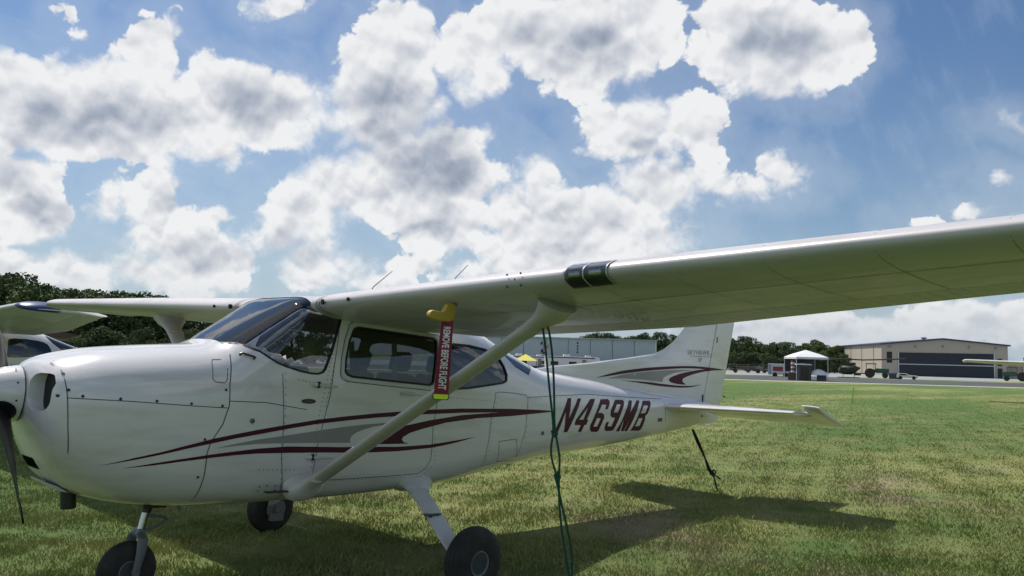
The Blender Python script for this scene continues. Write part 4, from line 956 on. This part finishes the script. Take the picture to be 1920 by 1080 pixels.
# ------------------------------------------------------------------ the other aircraft on the field
SKIP={'registration_number','side_stripe','tail_stripe','tail_lettering','oval_badge','seat','seat_belt','control_yoke','skin_detail'}
def clone_aircraft(M4,label,blue=False,group=None):
    r=ac.copy(); COL.objects.link(r); r.matrix_world=M4; tag(r,label,'light aircraft')
    for ch in [c for c in ac.children]:
        if ch.name.split('.')[0] in SKIP or ch.name.startswith('antenna'): continue
        c=ch.copy(); COL.objects.link(c); c.parent=r
        for g in ch.children:
            d=g.copy(); COL.objects.link(d); d.parent=c
            if blue and g.name.startswith('wing_tip'):
                d.data=g.data.copy(); d.data.materials.append(BLUEM)
                for p in d.data.polygons:
                    if p.center.x<1.22: p.material_index=1
    return r
bpy.context.view_layer.update()
base4=MROT.to_4x4(); base4.translation=ORIG
clone_aircraft(Matrix.Translation((.05,12.35,.02))@base4,'white high wing aircraft with navy wing tips parked beyond the large aircraft, behind its propeller',True)
pf=ground_at(2050,50); M4=Matrix.Translation((pf.x,pf.y,.02))@Matrix.Rotation(facing(2050)+PI/2+R(3),4,'Z')@Matrix.Rotation(R(3),4,'Y')
clone_aircraft(M4,'white aircraft at the right edge of the field, only its wing in the picture')

# ------------------------------------------------------------------ far side of the field
METB=mat('bluegrey_metal_cladding',(.42,.47,.56),.55,build=corrugated(.6,0,.03))
METT=mat('beige_metal_cladding',(.43,.375,.30),.6,build=corrugated(.5,0,.03))
ROOFM=mat('dark_blue_trim',(.035,.05,.085),.5)
ROOFG=mat('metal_roof',(.35,.38,.42),.45)
DOORM=mat('dark_hangar_door',(.012,.016,.030),.35,build=corrugated(2.0,0,.03))
TRIMW=mat('white_trim',(.6,.61,.62),.5)
DKGL=mat('dark_window',(.01,.012,.014),.15)
def local(name,u,d,z,label,cat,group=None,turn=0,kind=None):
    o=empty(name,ground_at(u,d,z),facing(u,turn)); return tag(o,label,cat,group,kind)
def lp(o,mb,name,mats,smooth=None,bevel=None,parent=None): return mb.build(name,mats,parent or o,smooth,bevel)
# beige hangar: gable end faces us, long side runs off to the left
h=local('hangar',1768,187,-.1,'beige metal hangar with a low gable and a wide dark door, right of the tent','hangar')
W=11.3; E=6.5; K=7.65; DP=30; sk=-11.8   # the side wall is seen to the left
def hq(x,z,y): return (x+sk*y/DP,y,z)
mb=MB(); f=[(-W,0),(W,0),(W,E),(0,K),(-W,E)]
mb.add([hq(x,z,0) for x,z in f]+[hq(x,z,DP) for x,z in f],[(0,1,2,3,4),(9,8,7,6,5),(0,4,9,5),(1,6,7,2),(0,5,6,1)]); lp(h,mb,'wall',[METT])
mb=MB(); e=.35
for (x0,z0,x1,z1) in ((-W-e,E-.05,0,K+.02),(0,K+.02,W+e,E-.05)):
    a=[hq(x0,z0,-.4),hq(x1,z1,-.4),hq(x1,z1,DP+.4),hq(x0,z0,DP+.4)]; mb.add(a+[(p[0],p[1],p[2]+.28) for p in a],[(0,1,2,3),(7,6,5,4),(0,4,5,1),(1,5,6,2),(2,6,7,3),(3,7,4,0)])
rf=lp(h,mb,'roof',[ROOFM]); lp(h,MB().box((-3.9,10,7.75),(-3.2,10.7,8.15)).lathe([(0,.6),(.25,.55)],(-3.55,10.3,8.15),(0,0,1),12),'roof_vent',[GREYM],parent=rf)
d=lp(h,MB().box((-8.0,-.12,.05),(4.0+4.9,-.003,4.9)),'hangar_door',[DOORM]); lp(h,MB().box((-8.05,-.20,2.45),(8.95,-.125,2.60)).box((-8.15,-.16,0),(-8.003,-.0,5.0)).box((8.903,-.16,0),(9.05,-.0,5.0)),'door_rail',[TRIMW],parent=d)
lp(h,MB().box((-10.3,-.08,2.75),(-9.3,-.003,5.0)),'window',[DKGL]); lp(h,MB().box((9.5,-.08,2.6),(10.3,-.003,4.0)),'window',[DKGL]); lp(h,MB().box((9.5,-.10,.0),(10.3,-.003,2.1)),'door',[DKGL])
for x in (-9.8,-5,0,4.6,9.2): lp(h,MB().box((x-.16,-.45,6.15-abs(x)*.02),(x+.16,-.003,6.35-abs(x)*.02)),'wall_lamp',[GREYM])
for i in range(3):
    y=7.5*(i+1)-3; lp(h,MB().add([hq(-W-.06,0,y),hq(-W-.06,E,y),hq(-W-.06,E,y+.2),hq(-W-.06,0,y+.2)],[(0,1,2,3)]),'downpipe',[GREYM])
# annexe to the right
a_=local('hangar_annexe',1882,196,-.1,'low beige metal building with a pale end wall at the right edge of the photo','building')
lp(a_,MB().box((-4.2,0,0),(3.4,12,3.4)),'wall',[METT]); lp(a_,MB().box((3.4,-.3,0),(11,12,4.2)),'side_wall',[TRIMW]); lp(a_,MB().box((-4.4,-.25,3.4),(3.4,12.2,3.6)).box((3.403,-.5,4.2),(11.2,12.2,4.4)),'roof',[ROOFG])
# long blue-grey hangar behind the fuselage
lh=local('long_hangar',1230,262,-.6,'long blue-grey metal hangar with a painted mural behind the tail','hangar',turn=R(14))
mb=MB().box((-62,0,0),(0,34,8.6)); lp(lh,mb,'wall',[METB]); lp(lh,MB().box((-62.3,-.5,8.6),(.4,34,8.95)),'roof',[ROOFG])
lp(lh,MB().box((-.45,-.12,0),(.1,-.003,8.6)).box((-62,-.12,0),(-61.6,-.003,8.6)),'corner_trim',[TRIMW])
for i in range(1,9): lp(lh,MB().box((-i*7-.08,-.10,0),(-i*7+.08,-.003,8.6)),'downpipe',[GREYM])
mb=MB(); PINK=mat('mural_pink',(.45,.22,.28),.6); MBL=mat('mural_dark_blue',(.03,.035,.08),.6)
for (x,z,w,hh,mi) in ((-36.4,7.0,.8,1.0,1),(-35.6,6.4,1.2,.8,0),(-35.2,5.6,2.0,1.0,0),(-34.4,6.2,.7,.9,0),(-36.2,4.6,1.0,1.2,1),(-35.6,4.0,1.2,.7,1)): mb.add([(x-w/2,-.02,z-hh/2),(x+w/2,-.02,z-hh/3),(x+w/2.4,-.02,z+hh/2),(x-w/3,-.02,z+hh/2.4)],[(0,1,2,3)],mi)
lp(lh,mb,'mural',[PINK,MBL])
mb=MB()
for k in range(4): mb.add([(-25.3,-.02,7.0-k*.95),(-24.8,-.02,7.0-k*.95),(-24.8,-.02,7.6-k*.95),(-25.3,-.02,7.6-k*.95)],[(0,1,2,3)])
lp(lh,mb,'wall_lettering',[MBL])
# motorhomes in front of it
RVW=mat('motorhome_white',(.62,.62,.60),.35); RVD=mat('motorhome_stripe',(.05,.045,.05),.4); RVG=mat('motorhome_tan',(.20,.17,.14),.5)
def motorhome(u,d,L,label,seed,fifth=False):
    o=local('motorhome',u,d,-1.15,label,'motorhome','motorhomes in front of the long hangar',turn=R(8)); rg=random.Random(seed)
    lp(o,MB().prism([(-L/2,.55),(L/2-.5,.55),(L/2,1.1),(L/2,2.5),(L/2-.25,3.15),(-L/2,3.25)],'y',0,2.5),'body',[RVW],bevel=.06)
    for k in range(3): x=-L/2+.8+k*(L/3); lp(o,MB().box((x,-.03,1.75),(x+1.3,-.002,2.35)),'window',[DKGL])
    mb=MB()
    for k in range(4): mb.add([(-L/2+.3+k*L/5,-.012,.9+.25*(k%2)),(-L/2+.3+k*L/5+L/4.5,-.012,1.25+.2*(k%2)),(-L/2+.3+k*L/5+L/4.5,-.012,1.42+.2*(k%2)),(-L/2+.3+k*L/5,-.012,1.0+.25*(k%2))],[(0,1,2,3)])
    lp(o,mb,'swoosh',[RVD]); lp(o,MB().box((L/2-3.2,-.04,.7),(L/2-2.5,-.002,2.7)),'door',[RVG])
    lp(o,MB().box((-1.6,.7,3.22),(-.5,1.8,3.55)),'roof_unit',[RVW],bevel=.05); lp(o,MB().box((2.2,.7,3.17),(3.1,1.7,3.45)),'roof_unit',[RVW],bevel=.05)
    lp(o,MB().tube([(-L/2+.4,-.05,3.05),(L/2-1.0,-.05,3.0)],.09,8),'awning_roll',[RVD])
    for x in (-L/2+1.6,-L/2+2.5,L/2-1.4): lp(o,MB().lathe([(0,.42),(.25,.42)],(x,.02,.42),(0,1,0),16),'wheel',[TYRE])
motorhome(985,150,11.0,'white motorhome with a dark awning roll, left of its pair behind the fuselage top',1)
motorhome(1075,140,9.4,'white motorhome with dark swooshes, right of its pair in front of the long hangar',2)
cn=local('canopy_tent',985,118,-1.0,'yellow pointed canopy tent beside the motorhomes','tent'); YT=mat('yellow_canvas',(.60,.55,.08),.7)
lp(cn,MB().add([(-1.7,-1.7,2.25),(1.7,-1.7,2.25),(1.7,1.7,2.25),(-1.7,1.7,2.25),(0,0,3.2)],[(0,1,4),(1,2,4),(2,3,4),(3,0,4)]),'canopy',[YT]); 
for x in (-1.6,1.6):
    for y in (-1.6,1.6): lp(cn,MB().tube([(x,y,0),(x,y,2.25)],.03,6),'pole',[GREYM])
vn=local('parked_car',1012,112,-1.05,'dark parked car below the yellow canopy tent','car')
lp(vn,MB().prism([(-2.2,.35),(2.2,.35),(2.25,.9),(1.3,1.05),(.7,1.6),(-1.5,1.65),(-2.2,1.05)],'y',0,1.75),'body',[BLACKM],bevel=.08); lp(vn,MB().prism([(-1.4,1.08),(.9,1.08),(.6,1.5),(-1.35,1.55)],'y',-.02,1.77),'window',[DKGL])
for x in (-1.4,1.4): lp(vn,MB().lathe([(0,.34),(.22,.34)],(x,-.02,.34),(0,1,0),18),'wheel',[TYRE])

# tent by the taxiway and the clutter round it
TW=mat('white_canvas',(.70,.71,.73),.6); BRN=mat('brown_timber',(.11,.075,.05),.8); BST=mat('booth_grey',(.055,.062,.07),.5); REDP=mat('red_panel',(.30,.05,.05),.6)
tn=local('frame_tent',1511,95,0,'white pyramid-roofed frame tent standing on poles by the taxiway','tent',turn=R(22))
s=1.75
mb=MB(); ring=lambda q,z:[(-q,-q,z),(q,-q,z),(q,q,z),(-q,q,z)]
mb.grid([ring(s,2.30),ring(s,2.52),ring(s*.62,2.86),ring(s*.25,3.12),ring(.02,3.30)]); lp(tn,mb,'canopy',[TW])
for x in (-s+.04,s-.04):
    for y in (-s+.04,s-.04): lp(tn,MB().tube([(x,y,0),(x,y,2.35)],.035,8),'pole',[TW])
lp(tn,MB().box((-s+.08,-.03+s,.9),(s-.08,s-.02,2.3)),'back_curtain',[BST])
bt=local('portable_booth',1509,93.2,0,'dark grey portable booth with a domed white roof under the frame tent','booth',turn=R(10))
lp(bt,MB().box((-.66,0,0),(.66,1.0,1.66)),'cabin',[BST],bevel=.03); lp(bt,MB().lathe([(0,.72),(.09,.70),(.16,.45),(.2,.001)],(-.22,.5,1.66),(0,0,1),16).lathe([(0,.5),(.10,.45),(.15,.001)],(.36,.4,1.66),(0,0,1),12),'roof',[TW],smooth=50); lp(bt,MB().box((-.42,-.04,.1),(.42,-.003,1.5)),'door',[DKGL])
sp_=local('striped_barrel',1487,94,.85,'red and white striped barrel stack on brown crates left of the booth','barrel')
mb=MB()
for k in range(6): mb.lathe([(0,.22),(.20,.22)],(0,0,.215*k),(0,0,1),14,k%2)
lp(sp_,mb,'barrel_body',[TW,REDP])
for (u,label,w) in ((1483,'brown timber crate under the striped barrel stack, left one',.62),(1492,'brown timber crate under the striped barrel stack, right one',.5)):
    c=MB().box((-w/2,-.3,0),(w/2,.3,.42)).box((-w/2+.03,-.27,.45),(w/2-.03,.27,.83)).box((-w/2,-.31,.42),(w/2,.31,.45)).build('timber_crate',[BRN]); c.location=ground_at(u,94); c.rotation_euler=(0,0,facing(u)); tag(c,label,'crate','crates by the booth')
st=local('small_tent',1534,94,0,'small pale dome tent at the foot of the frame tent','tent')
lp(st,MB().grid([[(.95*math.cos(a)*q,.95*math.sin(a)*q,z) for a in [2*PI*k/12 for k in range(12)]] for q,z in ((1.0,.62),(.93,.80),(.6,1.08),(.25,1.22),(.02,1.26))]),'canopy',[TW],smooth=40)
lp(st,MB().box((-.15,-.5,0),(.8,.5,.62)),'counter',[BST]);
for x in (-.85,.85): lp(st,MB().tube([(x,0,0),(x,0,.64)],.03,6),'pole',[TW])
bn=local('banner_trailer',1463,118,-.1,'pale box trailer with a red lettered side panel left of the tent','trailer')
lp(bn,MB().box((-1.6,0,.35),(1.75,2.2,1.85)),'body',[RVW],bevel=.04); lp(bn,MB().add([(-.95,-.02,.85),(.35,-.02,.85),(.35,-.02,1.45),(-.95,-.02,1.45)],[(0,1,2,3)]),'red_panel',[REDP]); lp(bn,MB().box((-1.55,-.02,.36),(-1.2,-.0,1.8)),'end_panel',[mat('pale_blue',(.28,.36,.42),.5)])
for x in (-.7,.7): lp(bn,MB().lathe([(0,.33),(.2,.33)],(x,-.02,.33),(0,1,0),14),'wheel',[TYRE])
for i,(u,d,w) in enumerate(((1400,150,3.2),(1418,158,2.4))):
    t=local('flatbed_trailer',u,d,0,('long low rusty trailer near the tree line, left one','short low grey trailer near the tree line, right one')[i],'trailer'); lp(t,MB().box((-w,0,.55),(w,2,.75)).box((-w*.4,.3,.75),(w*.5,1.6,1.2)),'bed',[BRN if i==0 else GREYM])
    for x in (-w*.6,w*.6): lp(t,MB().lathe([(0,.4),(.25,.4)],(x,-.02,.4),(0,1,0),14),'wheel',[TYRE])
# helicopter with drooping rotor in front of the hangar's side wall
OLV=mat('olive_drab',(.035,.042,.03),.6)
hc_=local('helicopter',1592,128,0,'dark helicopter with long drooping rotor blades in front of the beige hangar','helicopter')
rows=[]
for (x,w,z0,z1) in ((-1.5,.05,.9,1.1),(-1.3,.55,.6,1.5),(-.8,.85,.5,1.75),(-.2,.95,.45,1.85),(.4,.9,.5,1.8),(.9,.6,.75,1.75),(1.2,.3,1.1,1.6),(1.5,.12,1.3,1.6)):
    rows.append([(x,w*math.cos(a)+1.,(z0+z1)/2+(z1-z0)/2*math.sin(a)) for a in [2*PI*k/16 for k in range(16)]])
lp(hc_,MB().grid(rows,caps=True),'body',[OLV],smooth=50); lp(hc_,MB().tube([(-.1,1,1.8),(-.1,1,2.65)],[.14,.08],10).box((-.5,.6,1.8),(.9,1.4,2.2)),'mast',[OLV])
lp(hc_,MB().tube([(-4.0,1,2.38),(-2,1,2.62),(-.1,1,2.70),(1.8,1,2.62)],.10,8,flat=.8),'rotor_blade',[OLV]); lp(hc_,MB().tube([(1.8,1,2.62),(4.5,1,2.74),(7.4,1,2.92)],.10,8,flat=.8),'rotor_blade',[OLV])
lp(hc_,MB().tube([(-1.6,.3,.05),(1.4,.3,.05)],.05,6).tube([(-1.6,1.7,.05),(1.4,1.7,.05)],.05,6).tube([(-.8,.3,.05),(-.8,.7,.6)],.04,6).tube([(.7,.3,.05),(.7,.7,.6)],.04,6),'skid',[OLV])
lp(hc_,MB().box((-1.2,.12,.95),(-.3,.2,1.5)).box((.0,.05,.9),(.8,.12,1.5)),'window',[DKGL])
# green tractors
GRN=mat('tractor_green',(.025,.10,.055),.45)
def tractor(u,d,label,flip=1):
    o=local('tractor',u,d,0,label,'tractor','green tractors by the hangar')
    lp(o,MB().box((flip*.1 if flip>0 else -1.9,.3,.75),(1.9 if flip>0 else -.1,1.2,1.45)),'bonnet',[GRN],bevel=.06)
    lp(o,MB().box((-1.3,.15,.8),(.1,1.35,1.3)).box((-1.35,.1,2.05),(.2,1.4,2.2)),'cab',[GRN],bevel=.04)
    for x in (-1.25,.05): 
        for y in (.2,1.3): lp(o,MB().tube([(x,y,1.3),(x,y,2.06)],.05,6),'cab_post',[GRN])
    for y in (-.05,1.35): lp(o,MB().lathe([(0,.72),(.35,.72)],(-.75*flip,y-.1,.72),(0,1,0),22),'wheel',[TYRE]); lp(o,MB().lathe([(0,.42),(.28,.42)],(1.35*flip,y-.05,.42),(0,1,0),18),'wheel',[TYRE])
    lp(o,MB().box((-3.0*flip if flip>0 else 2.0,.3,.3),(-2.0*flip if flip>0 else 3.0,1.2,.7)).box((-2.0 if flip>0 else 1.2,.6,.55),(-1.2 if flip>0 else 2.0,.9,.7)),'bucket',[BLACKM])
tractor(1641,135,'green tractor with a black bucket in front of the hangar side wall')
tractor(1906,150,'green tractor partly behind the white wing at the right edge',-1)
lv=local('utility_cart',1700,128,0,'low white utility cart parked in front of the hangar door','cart')
lp(lv,MB().prism([(-1.3,.25),(1.4,.25),(1.4,.55),(.4,.62),(-.1,.85),(-1.1,.85),(-1.3,.6)],'y',0,1.4),'body',[RVW],bevel=.04); lp(lv,MB().prism([(-.9,.6),(0.05,.6),(-.15,.8),(-.9,.8)],'y',-.02,1.42),'window',[DKGL])
for x in (-.8,.9): lp(lv,MB().lathe([(0,.25),(.15,.25)],(x,-.02,.25),(0,1,0),14),'wheel',[TYRE])
bx=MB().box((-.8,0,0),(.8,.8,.75)).box((-.85,-.05,.75),(.85,.85,.82)).build('equipment_box',[mat('box_blue',(.04,.06,.11),.5)]); bx.location=ground_at(1678,130); bx.rotation_euler=(0,0,facing(1678)); tag(bx,'dark blue equipment box left of the white utility cart','box')
sk=MB().prism([(-.035,0),(.045,0),(.10,.74),(.07,.75)],'y',-.006,.006).build('marker_stake',[mat('lime_paint',(.34,.62,.06),.5)]); sk.location=(33.98,8.88,0); sk.rotation_euler=(R(3),0,facing(1597)); tag(sk,'thin lime green marker stake standing alone in the grass','stake')
fl=MB().box((-.14,-.05,0),(.14,.05,.05)).box((-.02,-.01,.05),(.02,.01,.12)).build('marker_flag',[bpy.data.materials['lime_paint']]); fl.location=ground_at(1354,42); tag(fl,'small lime green marker lying in the grass beside the rudder','marker')
# beige garage and a yellow boat hull far left
gr=local('garage',82,112,-.9,'beige garage with a row of dark windows seen under the left wing','garage'); gw=mat('cream_wall',(.30,.26,.20),.8)
lp(gr,MB().box((-5.2,0,0),(4.6,8,3.55)),'wall',[gw]); lp(gr,MB().prism([(-5.5,3.55),(4.9,3.55),(-.3,4.6)],'y',-.4,8.4),'roof',[BRN])
for k in range(4): lp(gr,MB().box((-3.6+k*1.75,-.06,1.9),(-2.25+k*1.75,-.003,3.1)),'window',[DKGL])
bo=local('boat_hull',108,104,-.75,'dull yellow boat hull on blocks in front of the garage','boat'); by_=mat('dull_yellow_paint',(.26,.20,.07),.6)
rows=[]
for (x,w,zb,zt) in ((-3.2,.9,.7,1.9),(-2,1.05,.55,1.85),(0,1.1,.5,1.82),(1.6,.85,.6,1.9),(2.6,.4,1.0,2.05),(3.0,.04,1.7,2.1)):
    rows.append([(x,w,zt),(x,w*.8,(zb+zt)/2),(x,0,zb),(x,-w*.8,(zb+zt)/2),(x,-w,zt)])
lp(bo,MB().grid(rows,closed=False),'hull',[by_],smooth=50); lp(bo,MB().box((-3.1,-1.1,1.84),(1.5,1.1,1.92)),'deck',[gw]); lp(bo,MB().box((-2,-.6,0),(-1.6,.6,.6)).box((1,-.5,0),(1.4,.5,.6)),'block',[BRN])

# ------------------------------------------------------------------ trees
def leafmat(name,c1,c2):
    def f(nt,b,tc):
        N=nt.nodes.new; L=nt.links.new
        n=N('ShaderNodeTexNoise'); n.inputs['Scale'].default_value=.55; n.inputs['Detail'].default_value=5; n.inputs['Roughness'].default_value=.7; L(tc.outputs['Object'],n.inputs['Vector'])
        m=N('ShaderNodeMapRange'); m.inputs[1].default_value=.35; m.inputs[2].default_value=.68; L(n.outputs['Fac'],m.inputs[0])
        x=N('ShaderNodeMix'); x.data_type='RGBA'; x.inputs[6].default_value=(*c1,1); x.inputs[7].default_value=(*c2,1); L(m.outputs[0],x.inputs[0]); L(x.outputs[2],b.inputs['Base Color'])
    return mat(name,c1,.75,spec=.2,build=f)
LM=[leafmat('oak_leaves',(.065,.098,.038),(.125,.16,.06)),leafmat('pale_leaves',(.065,.098,.03),(.12,.155,.05)),leafmat('dark_leaves',(.050,.075,.034),(.095,.125,.05))]
BARK=mat('bark',(.07,.055,.04),.9,bump=(8,.6,.03))
def tree_src(seed,h,w,low):
    rg=np.random.default_rng(seed); mb=MB()
    mb.tube([(0,0,-.3),(.1,.05,h*.25),(-.1,.1,h*.5),(.05,0,h*.8)],[.03*h,.024*h,.016*h,.005*h],8)
    for k in range(6):
        a=rg.uniform(0,2*PI); z=h*rg.uniform(.25,.55); L=w*rg.uniform(.4,.75); mb.tube([(0,0,z),(L*.5*math.cos(a),L*.5*math.sin(a),z+L*.35),(L*math.cos(a),L*math.sin(a),z+L*.6)],[.011*h,.007*h,.003*h],6)
    trunk=mb.mesh('trunk')
    nl=34; V=[];F=[]
    C=[]
    for k in range(nl):
        a=rg.uniform(0,2*PI); zf=rg.uniform(low,.93); rr=w*math.sqrt(max(.05,1-((zf-.50)/.52)**2))*rg.uniform(.35,.92)
        C.append((rr*math.cos(a),rr*math.sin(a),zf*h,w*rg.uniform(.18,.42)))
    C.append((0,0,h*.9,w*.33)); C.append((0,0,h*.6,w*.5))
    for (cx,cy,cz,cr) in C:
        m=int(230*(cr/(.35*w))**2)
        d=rg.normal(size=(m,3)); d/=np.linalg.norm(d,axis=1)[:,None]; r=cr*rg.uniform(.55,1.12,m)**.7
        p=d*r[:,None]*np.array([1,1,.78])+np.array([cx,cy,cz])
        s=rg.uniform(.07,.19,m)*w/3.2; t=rg.normal(size=(m,3)); t/=np.linalg.norm(t,axis=1)[:,None]
        b=np.cross(t,rg.normal(size=(m,3))); b/=np.linalg.norm(b,axis=1)[:,None]
        k=len(V)*1
        q=np.stack([p-t*s[:,None]-b*s[:,None]*.6,p+t*s[:,None]*.9-b*s[:,None]*.5,p+t*s[:,None]+b*s[:,None]*.7,p-t*s[:,None]*.7+b*s[:,None]*.6],1).reshape(-1,3)
        V+=q.tolist(); F+=[(k+4*i,k+4*i+1,k+4*i+2,k+4*i+3) for i in range(m)]
    me=bpy.data.meshes.new('crown'); me.from_pydata(V,[],F); me.update()
    return trunk,me
SRC=[]
for i,(h_,w_,low) in enumerate(((9,2.9,.12),(8.2,3.4,.10),(10,2.7,.14),(7.6,2.8,.08),(9.4,3.5,.12))):
    t,c=tree_src(40+i,h_,w_,low); t.materials.append(BARK); SRC.append((t,c,h_))
CR={}
def tree(u,d,h,z,si,mi,label,group):
    t,c,h0=SRC[si]; k=h/h0
    if (si,mi) not in CR:
        q=c.copy(); q.materials.clear(); q.materials.append(LM[mi]); CR[(si,mi)]=q
    o=empty('broadleaf_tree',ground_at(u,d,z),random.uniform(0,6.28)); o.scale=(k*random.uniform(.95,1.15),)*2+(k,)
    tag(o,label,'tree',group)
    a=bpy.data.objects.new('trunk',t); b=bpy.data.objects.new('crown',CR[(si,mi)])
    for x in (a,b): COL.objects.link(x); x.parent=o
random.seed(21)
LB=['dark green broadleaf tree in the far tree line','paler green broadleaf tree in the far tree line','very dark broadleaf tree in the far tree line']
# left tree line, seen over and under the far wing
tops=[(-160,520),(-60,516),(0,520),(35,516),(62,534),(95,546),(128,545),(158,538),(188,547),(212,543),(240,552),(262,544),(292,546),(322,566),(352,575),(385,570),(420,572),(455,575),(500,580),(545,585),(590,585)]
for i,(u,v) in enumerate(tops):
    d=random.uniform(112,128); hz=654+(u-100)*.0225
    H=((hz-v)/1527.9*d*1.0+1.63+.9)*.86
    mi=1 if 70<u<140 else random.choice([0,2,0]); tree(u,d,H*1.02,-.9,i%5,mi,LB[mi]+', behind the far left wing','trees behind the far left wing, '+('pale','dark','darkest')[(1,0,2).index(mi)])
for i in range(16):
    u=140+i*24; tree(u,random.uniform(98,108),random.uniform(3.4,5.0),-.9,(i*3)%5,2 if i%3 else 0,'low dark tree in the undergrowth below the far wing','low trees below the far wing')
# middle, above the long hangar
for i,(u,v) in enumerate(((1100,630),(1120,626),(1140,625),(1158,632),(1185,632),(1205,628),(1222,634),(1240,624),(1256,630),(1275,632),(1300,634),(1325,634),(1345,640))):
    d=315; hz=654+(u-100)*.0225; H=(hz-v)/1527.9*d+1.63+1
    tree(u,d,H,-1,i%5,2 if i%2 else 0,'dark broadleaf tree showing above the long hangar beside the fin','trees above the long hangar')
for i,(u,v) in enumerate(((1362,638),(1380,641),(1398,632),(1412,636),(1424,648),(1438,650),(1452,645),(1468,643),(1484,645),(1500,651),(1516,648),(1528,641),(1542,650),(1556,653),(1570,651),(1584,655),(1600,662),(1350,640))):
    d=random.uniform(205,225); hz=654+(u-100)*.0225; H=(hz-v)/1527.9*d+1.63+.3
    mi=1 if u>1500 else (0 if i%2 else 2); tree(u,d,H,-.3,i%5,mi,LB[mi]+', right of the fin','trees right of the fin, '+('pale','dark','darkest')[(1,0,2).index(mi)])
for i in range(12):
    u=1355+i*21; tree(u,random.uniform(180,195),random.uniform(3.2,5.2),-.3,(i*2)%5,2,'low dark tree at the foot of the tree line right of the fin','low trees right of the fin')
# woven wire fence in front of the tree line
fe=empty('wire_fence',ground_at(1385,150)); fe.rotation_euler=(0,0,facing(1385)); tag(fe,'thin wire fence in front of the trees right of the fin','fence')
for k in range(8): MB().tube([(-6+k*1.9,0,0),(-6+k*1.9,0,1.5)],.04,6).build('fence_post',[GREYM],fe)
mb=MB()
for k in range(4): mb.tube([(-6,0,.35+k*.37),(7.3,0,.35+k*.37)],.012,4)
mb.build('fence_wire',[GREYM],fe)

ORD='first second third fourth fifth sixth seventh eighth ninth tenth eleventh twelfth thirteenth fourteenth fifteenth sixteenth seventeenth eighteenth nineteenth twentieth twenty-first twenty-second twenty-third twenty-fourth'.split()
cnt={}
WHERE={'trees behind the far left wing':'in the row behind the far wing','low trees below the far wing':'in the scrub below the far wing','trees above the long hangar':'above the long hangar','trees right of the fin':'in the tall row beside the fin','low trees right of the fin':'in the low row beside the fin'}
for o in [o for o in COL.objects if o.get('category')=='tree']:
    g=o['group'].split(',')[0]; cnt[g]=cnt.get(g,[])+[o]
cf=Vector((.7168,.6973)); cr_=Vector((.6973,-.7168))
for g,L_ in cnt.items():
    def az(o):
        d=Vector((o.location.x-CAMLOC.x,o.location.y-CAMLOC.y)); return d.dot(cr_)/d.dot(cf)
    L_.sort(key=az)
    for i,o in enumerate(L_):
        cn_=[c for c in o.children if c.name.startswith('crown')][0].data.materials[0].name; col_={'oak_leaves':'dark green','pale_leaves':'pale green','dark_leaves':'very dark green'}[cn_]
        o['label']=('%s broadleaf tree, %s from the left %s'%(col_,ORD[i],WHERE[g])); o['group']=g
